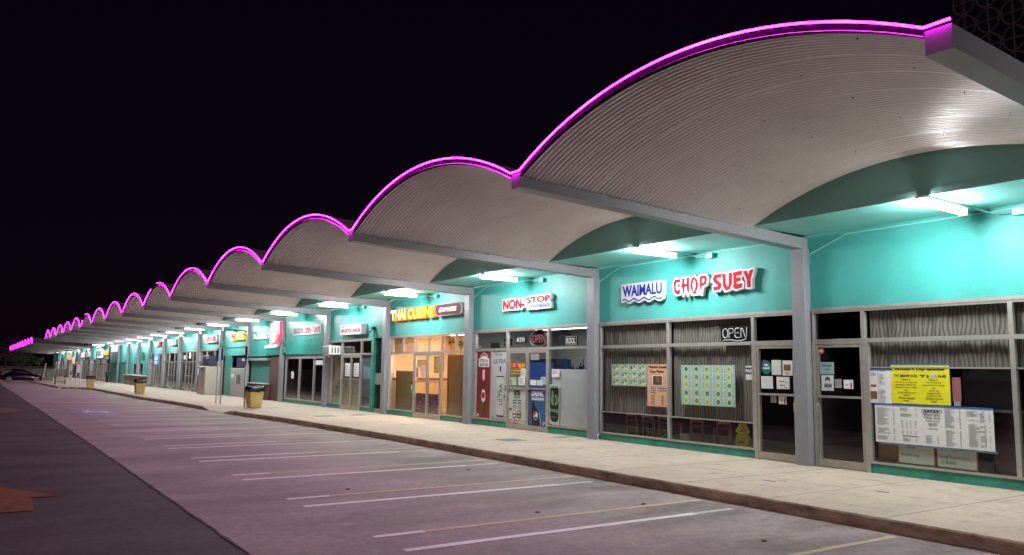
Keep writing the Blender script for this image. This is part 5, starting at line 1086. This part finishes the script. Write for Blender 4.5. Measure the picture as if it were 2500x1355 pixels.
# drain pipe and meter by the dark gap
DG=mat('dark_green_metal',(.02,.10,.08),.5)
z=zo(94); r=thing('standpipe','dark green standpipe with meters against the wall by the roof gap','pipe',(94,.4,z)); q=MB(); q.tube([(94.2,.25,z),(94.2,.25,z+3.9)],.07,DG,8); q.build('pipe',r); q=MB(); q.tube([(93.3,.5,z+.0),(93.3,.5,z+.95)],.09,DG,8); q.tube([(93.6,.5,z+.95),(91.8,.5,z+.95)],.12,DG,8); q.box(91.6,93.4,.35,.65,z+.7,z+1.15,DG,.03); q.build('meter',r)
# signboard frame, stand, notice rack near the ramp
z=zo(72.5); r=thing('notice_stand','white standing notice frame with narrow panels near the far ramp','notice frame',(72.5,5.5,z)); q=MB()
for v in (5.10,5.40,5.95): q.tube([(72.3,v,z),(72.3,v,z+1.95)],.03,WHITE,6)
q.tube([(72.3,5.10,z+1.95),(72.3,5.95,z+1.95)],.03,WHITE,6); q.build('frame',r); q=MB(); q.box(72.28,72.32,5.72,5.92,z+.5,z+1.85,SIGNW); [q.face([(72.279,5.88,z+a),(72.279,5.76,z+a),(72.279,5.76,z+b_),(72.279,5.88,z+b_)],mat('panel_blue',(.12,.12,.3),.5)) for a,b_ in ((.9,1.2),)]; q.build('panel',r); q=MB(); q.box(72.28,72.32,5.15,5.38,z+1.1,z+1.8,PAPERW); q.build('panel',r)
z=zo(78); r=thing('wire_stand','black wire stand with pale panel near the far kerb','stand',(78.3,6,z)); q=MB()
for v in (5.70,6.45):
    for u in (77.9,78.8): q.tube([(u,v,z),(u,v,z+.75)],.025,BLACK,5)
q.tube([(77.9,5.7,z+.75),(77.9,6.45,z+.75)],.025,BLACK,5); q.tube([(77.9,5.7,z+.3),(77.9,6.45,z+.3)],.02,BLACK,5); q.build('frame',r); q=MB(); q.box(78.3,78.34,5.8,6.4,z+.1,z+.72,CRM); q.build('panel',r)
z=zo(97); r=thing('leaning_post','pale leaning post at the far kerb beside the hydrant','post',(97,6.2,z)); q=MB(); q.tube([(97,6.25,z),(97,6.05,z+1.95)],.06,PAPER,8); q.build('post',r)
z=zo(106); r=thing('utility_cabinet','pale green utility cabinet before the teal end of the row','cabinet',(106,4.9,z)); q=MB(); q.box(105.6,106.5,4.60,5.35,z,z+1.15,mat('cabinet_green',(.22,.32,.27),.5),.03); q.build('cabinet',r); q=MB(); q.box(105.55,106.55,4.55,5.40,z+1.15,z+1.20,mat('cabinet_lid',(.30,.40,.35),.5)); q.build('lid',r)
z=zo(102.4); r=thing('fire_hydrant','pale yellow fire hydrant beside the parked black car','hydrant',(102.4,6.3,z)); q=MB(); HY=mat('hydrant_paint',(.62,.58,.42),.4); q.lathe([(0,z),(.20,z),(.20,z+.05),(.14,z+.07),(.14,z+.50),(.17,z+.52),(.17,z+.56),(.13,z+.66),(.05,z+.74),(0,z+.76)],102.4,6.3,HY,14); q.build('body',r); q=MB(); q.tube([(102.4,6.07,z+.42),(102.4,6.53,z+.42)],.07,HY,8); q.tube([(102.2,6.3,z+.38),(102.18,6.3,z+.38)],.09,HY,8); q.build('nozzle',r)
# cars parked nose to the kerb (drawn along y, nose at low y)
def car(name,label,loc,paint,group):
    r=thing(name,label,'car',loc,group); X,Y,Z=loc
    L_=4.25
    def sec(y,hw,zb,zt,n=6):                            # cross section, rounded shoulders
        return [(-hw*.96,y,zb),(-hw,y,zb+(zt-zb)*.35),(-hw*.99,y,zb+(zt-zb)*.7),(-hw*.93,y,zt-.03),(-hw*.8,y,zt),(hw*.8,y,zt),(hw*.93,y,zt-.03),(hw*.99,y,zb+(zt-zb)*.7),(hw,y,zb+(zt-zb)*.35),(hw*.96,y,zb)]
    S=[sec(*a) for a in [(0,.60,.30,.55),(.08,.74,.24,.66),(.35,.84,.20,.76),(.9,.86,.19,.86),(1.35,.87,.19,.94),(2.3,.87,.19,.97),(3.3,.87,.19,1.0),(3.9,.85,.20,.99),(4.15,.80,.26,.93),(4.25,.68,.34,.80)]]
    def loft(S,m):
        q=MB(); n=len(S[0]); vs=[(X+x,Y+y,Z+z) for s in S for x,y,z in s]; fs=[(i*n+j,i*n+(j+1)%n,(i+1)*n+(j+1)%n,(i+1)*n+j) for i in range(len(S)-1) for j in range(n)]
        q.raw(vs,fs,m,True); q.face([vs[j] for j in range(n)],m); q.face([vs[-n+j] for j in range(n)][::-1],m); return q
    loft(S,paint).build('body',r)
    C=[[(-h,y,z0),(-h*.93,y,z0+(z1-z0)*.5),(-h*.80,y,z1-.03),(-h*.6,y,z1),(h*.6,y,z1),(h*.80,y,z1-.03),(h*.93,y,z0+(z1-z0)*.5),(h,y,z0)] for y,h,z0,z1 in [(1.20,.76,.90,.93),(1.65,.76,.92,1.22),(2.05,.76,.93,1.40),(2.6,.76,.94,1.45),(3.2,.76,.95,1.43),(3.75,.74,.96,1.25),(4.10,.70,.94,.97)]]
    loft(C,mat('car_glass',(.010,.010,.014),.06,spec=.8)).build('cabin',r)
    R=[[(-h,y,z-.05),(-h,y,z),(h,y,z),(h,y,z-.05)] for y,h,z in [(2.0,.56,1.405),(2.6,.58,1.462),(3.2,.57,1.445),(3.6,.54,1.34)]]; loft(R,paint).build('roof',r)
    for sx in (-1,1):
        for y in (.82,3.40):
            q=MB(); xo=X+sx*.80; n=20
            for x0,x1,r0,m in ((xo-.10,xo+.10,.315,BLACK),): 
                vs=[(x,Y+y+r0*math.cos(2*PI*i/n),Z+.315+r0*math.sin(2*PI*i/n)) for x in (x0,x1) for i in range(n)]
                q.raw(vs,[(i,(i+1)%n,n+(i+1)%n,n+i) for i in range(n)],m); q.face(vs[:n][::-1],m); q.face(vs[n:],m)
            wh=q.build('wheel',r); q=MB(); xx=xo+sx*.104; rim=mat('alloy_rim',(.30,.30,.30),.35,.7)
            for i in range(7):
                a=2*PI*i/7; q.face([(xx,Y+y+.05*math.cos(a-.6),Z+.315+.05*math.sin(a-.6)),(xx,Y+y+.21*math.cos(a-.16),Z+.315+.21*math.sin(a-.16)),(xx,Y+y+.21*math.cos(a+.16),Z+.315+.21*math.sin(a+.16)),(xx,Y+y+.05*math.cos(a+.6),Z+.315+.05*math.sin(a+.6))],rim)
            vs=[(xx,Y+y+rr*math.cos(2*PI*i/n),Z+.315+rr*math.sin(2*PI*i/n)) for rr in (.20,.235) for i in range(n)]; q.raw(vs,[(i,(i+1)%n,n+(i+1)%n,n+i) for i in range(n)],rim); q.build('rim',wh)
        q=MB(); q.box(X+sx*.50,X+sx*.80,Y+.03,Y+.30,Z+.58,Z+.70,mat('headlight',(.75,.75,.78),.15),.03); q.build('headlight',r)
        q=MB(); q.box(X+sx*.55,X+sx*.80,Y+4.08,Y+4.2,Z+.72,Z+.88,mat('tail_light',(.25,.01,.01),.2),.02); q.build('tail_light',r)
        q=MB(); q.box(X+sx*.86,X+sx*1.0,Y+1.55,Y+1.70,Z+.95,Z+1.07,paint,.02); q.build('mirror',r)
    return r
CBK=mat('car_black',(.010,.009,.012),.10,spec=.7); CGR=mat('car_grey',(.05,.045,.045),.2,.2)
zc_=GZ+.008+zo(100)
car('parked_car','black hatchback parked nose to the kerb beside the hydrant',(100.5,5.85,zc_),CBK,'cars parked at the far end')
car('parked_car','dark grey car cut off by the picture edge behind the black one',(108.5,8.4,zc_-.02),CGR,'cars parked at the far end')
# chairs and wet floor sign inside the restaurant
def chair_tree():
    r=thing('dining_chair','brown wooden chair','chair',(0,0,0),'wooden chairs inside the restaurant window'); q=MB()
    q.box(-.19,.19,-.20,.20,.43,.47,mat('chair_seat',(.30,.06,.04),.5),.01); q.build('seat',r)
    for sx in (-1,1):
        q=MB(); q.box(sx*.17-.02,sx*.17+.02,.16,.20,0,.62,WOODC,.004); q.build('leg',r)
        q=MB(); q.box(sx*.17-.02,sx*.17+.02,-.20,-.16,0,.43,WOODC,.004); q.build('leg',r)
    q=MB(); q.box(-.15,.15,.165,.195,.545,.61,WOODC,.004); q.box(-.15,.15,.165,.195,.28,.31,WOODC); q.build('backrest',r); return r
CL=['wooden chair first from the grey column side of the curtained window','wooden chair second in the curtained window','wooden chair partly behind the window mullion','wooden chair below the twenty five dish poster','wooden chair beside the yellow wet floor sign']
c0=chair_tree()
for (u,v),lb in zip(((11.18,-.75),(10.62,-.75),(10.08,-.75),(9.10,-.75),(8.35,-.75)),CL):
    if lb is CL[0]: c0.location=(u,v,.005); c0['label']=lb
    else: copy_tree(c0,(u,v,.005),lb)
WF=mat('wet_sign_yellow',(.88,.66,.02),.4); u=7.74
r=thing('wet_floor_sign','yellow folding wet floor sign inside the curtained window','floor sign',(u,-.35,.005))
for sy,nm in ((.0,'panel'),(-.16,'panel')):
    q=MB(); tz=.62; t=-.08
    pts=[(-.15,0),(-.15,.34),(-.10,.40),(-.17,.44),(-.08,.60),(.08,.60),(.17,.44),(.10,.40),(.15,.34),(.15,0),(.11,0),(.09,.10),(-.09,.10),(-.11,0)]
    q.face([(u+x,-.35+sy+(t-sy)*z_/tz,.006+z_) for x,z_ in pts],WF); q.face([(u+x,-.358+sy+(t-sy)*z_/tz,.006+z_) for x,z_ in pts][::-1],WF)
    if sy==0:
        q.poly([(u,.585),(u-.09,.44),(u+.09,.44)],-.405,BLACK,.002); q.poly([(u,.565),(u-.07,.45),(u+.07,.45)],-.403,WF,.001); q.tube([(u+.03,-.40,.465),(u-.01,-.40,.49),(u+.0,-.40,.53)],.007,BLACK,5); q.tube([(u-.01,-.40,.49),(u-.035,-.40,.47)],.007,BLACK,5); q.box(u-.06,u+.06,-.385,-.37,.22,.26,mat('wet_sign_print',(.4,.06,.01),.5))
    q.build(nm,r)
q=MB(); q.box(9.30,9.48,-.6,-.45,.01,.28,PAPER); tag(q.build('white_carton',loc=(9.4,-.5,0)),'white carton on the floor beside the wooden chairs','box')
# conduits and boxes painted like the walls
def conduit(n,label,full=True):
    z=zo((n+.5)*W); a=(n+1)*W-.15; b_=n*W+.15; r=thing('conduit',label,'conduit',(a,.02,3.9+z),'conduits along the top of the shop walls'); q=MB()
    q.tube([(a,.02,3.62+z),(a,.02,3.80+z),(a-.75,.02,4.08+z),(b_+.2,.02,4.10+z)],.013,TEALS,6); q.build('pipe',r)
    q=MB(); q.box(n*W+2.10,n*W+2.28,.0,.09,3.98+z,4.09+z,TEALS,.006); q.build('junction_box',r)
    q=MB(); q.tube([(n*W+2.72,.26,4.12+z),(n*W+2.55,.12,4.06+z),(n*W+2.28,.05,4.04+z)],.010,TEALS,5); q.tube([(n*W+2.70,.26,4.13+z),(n*W+2.5,.10,4.03+z),(n*W+2.28,.05,4.02+z)],.008,TEALS,5); q.build('cable',r)
    return r
for n,lb in enumerate(('teal painted conduit above the menu window nearest the viewer','teal painted conduit above the blue and red lettering','teal painted conduit above the convenience lettering','teal painted conduit above the yellow lettering','teal painted conduit above the card shop sign box')): conduit(n,lb)
def wallbox(u,z0,z1,wd,label,d=.14):
    z=zo(u); q=MB(); q.box(u-wd/2,u+wd/2,.0,d,z0+z,z1+z,TEALB,.01); q.tube([(u,.04,z1+z),(u,.04,3.9+z)],.02,TEALB,6); tag(q.build('wall_box',loc=(u,0,z0+z)),label,'meter box')
wallbox(35.25,2.35,2.62,.28,'teal meter box beside the ribbed banner wall'); wallbox(35.25,2.75,2.98,.22,'small teal box above the meter box by the ribbed wall'); wallbox(47.0,2.95,3.15,.3,'teal box on the pier by the open recess'); wallbox(70.6,2.45,2.85,.7,'teal box on the pier before the blue poster shop')
z=zo(25); q=MB(); q.box(24.75,24.95,.0,.10,3.10+z,3.22+z,BLACK,.01); q.tube([(25.5,.03,3.08+z),(24.9,.03,3.10+z)],.02,TEALB,6); q.tube([(24.85,.05,3.12+z),(24.7,.10,2.98+z),(24.65,.10,2.85+z)],.05,TEALB,6); tag(q.build('wall_fitting',loc=(24.8,0,3.1+z)),'small dark flood lamp with teal arm above the gated recess','lamp')
q=MB(); q.tube([(11.63,.02,.12),(11.63,.10,.12),(11.63,.10,.01)],.014,PAPER,6); tag(q.build('drain_stub',loc=(11.63,.02,.1)),'short white drain stub at the foot of the grey column','pipe')
z=zo(43); r=thing('bracket_arm','dark bracket arm high on the pier by the yellow sign','bracket',(41.4,.5,3.6+z)); q=MB(); q.tube([(41.5,.1,3.66+z),(41.5,1.2,3.70+z)],.035,BLACK,6); q.tube([(41.5,.1,3.4+z),(41.5,.45,3.55+z),(41.5,.9,3.66+z)],.03,BLACK,6); q.build('arm',r)

# ================================================================ BEHIND AND BEYOND
BB=mat('breeze_block',(.055,.05,.052),.8)
r=thing('breeze_block_screen','dim concrete screen of ring pattern blocks above the near roof','screen wall',(0,-3,4.4)); q=MB(); pu,pz=.43,.505
for i in range(-12,20):
    for j in range(-5,4):
        cu=3.80-pu*i*1.0; cz=8.38+pz*j
        if cu>4.5 or cu<-4 : continue
        n=18
        for k in range(n):
            t0,t1=2*PI*k/n,2*PI*(k+1)/n; o_,i_=(.212,.25),(.188,.222)
            A=[(cu+o_[0]*math.cos(t),-2.95,cz+o_[1]*math.sin(t)) for t in (t0,t1)]; B=[(cu+i_[0]*math.cos(t),-2.95,cz+i_[1]*math.sin(t)) for t in (t1,t0)]
            q.face(A+B,BB); q.face([A[1],A[0],(A[0][0],-3.1,A[0][2]),(A[1][0],-3.1,A[1][2])],BB); q.face([B[1],B[0],(B[0][0],-3.1,B[0][2]),(B[1][0],-3.1,B[1][2])],BB)
        q.box(cu-.19,cu+.19,-3.1,-2.955,cz-.011,cz+.011,BB); q.box(cu-.011,cu+.011,-3.1,-2.953,cz-.222,cz+.222,BB)
q.build('block_lattice',r); q=MB(); q.box(-4.6,4.62,-3.12,-2.93,4.46,5.6,BB); q.build('plinth',r)
r=thing('upper_storey','dark upper storey behind the ring block screen','building',(0,-6,4.4)); q=MB(); q.box(-14,4.6,-13,-3.6,4.46,10.5,mat('dark_stucco',(.02,.018,.02),.9,var=.2)); q.build('wall',r); q=MB(); q.box(-9,-.14,-.16,0,0,4.21,TEAL); q.build('ground_wall',r); q=MB(); q.box(-9,-BW/2-.01,0,1.55,4.147,4.21,TEALS); q.build('soffit',r); q=MB(); q.box(-9,0,-13,1.5,4.22,4.45,ROOF); q.build('roof_slab',r)
# far dark house, fence and trees across the side street
HD=mat('far_house_wall',(.12,.11,.10),.9,var=.15); u=150; z=zo(150)
r=thing('far_house','low dark house across the side street','house',(u,14,z)); q=MB(); q.box(150,160,9.5,34,z,z+3.0,HD); q.build('wall',r); q=MB(); q.raw([(149,8.8,z+3.0),(149,35,z+3.0),(161,35,z+3.0),(161,8.8,z+3.0),(155,11,z+4.4),(155,33,z+4.4)],[(0,4,5,1),(1,5,2),(2,5,4,3),(3,4,0),(0,1,2,3)],mat('far_roof',(.05,.045,.045),.9)); q.build('roof',r)
for v0,v1 in ((15.2,17.6),(11.6,12.6)):
    q=MB(); q.box(149.94,149.99,v0,v1,z+1.0,z+2.2,BLACK); f=q.build('window',r); q=MB(); q.box(149.92,149.935,v0-.08,v0,z+.95,z+2.25,HD); q.box(149.92,149.935,v1,v1+.08,z+.95,z+2.25,HD); q.build('frame',f)
r=thing('side_fence','low pale fence behind the hydrant and the cabinet','fence',(135,4,zo(135))); q=MB()
for i in range(26): q.box(135,135.06,.5+.35*i,.5+.35*i+.28,zo(135),zo(135)+1.3,mat('fence_board',(.14,.13,.10),.8,var=.2))
q.build('boards',r); q=MB(); q.box(135.06,135.12,.5,9.6,zo(135)+.3,zo(135)+.38,HD); q.box(135.06,135.12,.5,9.6,zo(135)+1.0,zo(135)+1.08,HD); q.build('rail',r)
LF=[mat('leaf_dark',(.035,.055,.025),.8),mat('leaf_mid',(.06,.085,.035),.8)]; TRK=mat('trunk',(.06,.045,.03),.9)
def tree(u,v,h,R_,label,seed):
    z=zo(u); rg=random.Random(seed); r=thing('tree',label,'tree',(u,v,z),'trees beyond the far end'); q=MB(); q.tube([(u,v,z),(u+.1,v+.1,z+h*.3),(u,v+.2,z+h*.6)],[.22,.17,.07],TRK,7)
    for k in range(5): a=rg.uniform(0,6.28); q.tube([(u+.05,v+.1,z+h*(.3+.05*k)),(u+R_*.5*math.cos(a),v+R_*.5*math.sin(a),z+h*(.55+.06*k))],[.09,.03],TRK,5)
    q.build('trunk',r); q=MB()
    C=[(rg.gauss(0,.45)*R_,rg.gauss(0,.45)*R_,h*.62+rg.gauss(0,.16)*h) for _ in range(16)]
    for _ in range(1500):
        c=rg.choice(C); p=Vector((u+c[0]+rg.gauss(0,.22)*R_,v+c[1]+rg.gauss(0,.22)*R_,z+c[2]+rg.gauss(0,.07)*h)); a=Vector((rg.gauss(0,1),rg.gauss(0,1),rg.gauss(0,1))).normalized(); b_=a.orthogonal().normalized(); s=rg.uniform(.09,.18); d=a.cross(b_)
        q.face([p-b_*s,p-d*s*.5,p+b_*s,p+d*s*.5],LF[rg.random()<.4])
    q.build('crown',r)
tree(146,6.0,5.0,2.2,'dark leafy tree behind the fence near the end wall',1); tree(158,8.0,6.0,2.4,'dark tree beside the far house, partly hidden',2)
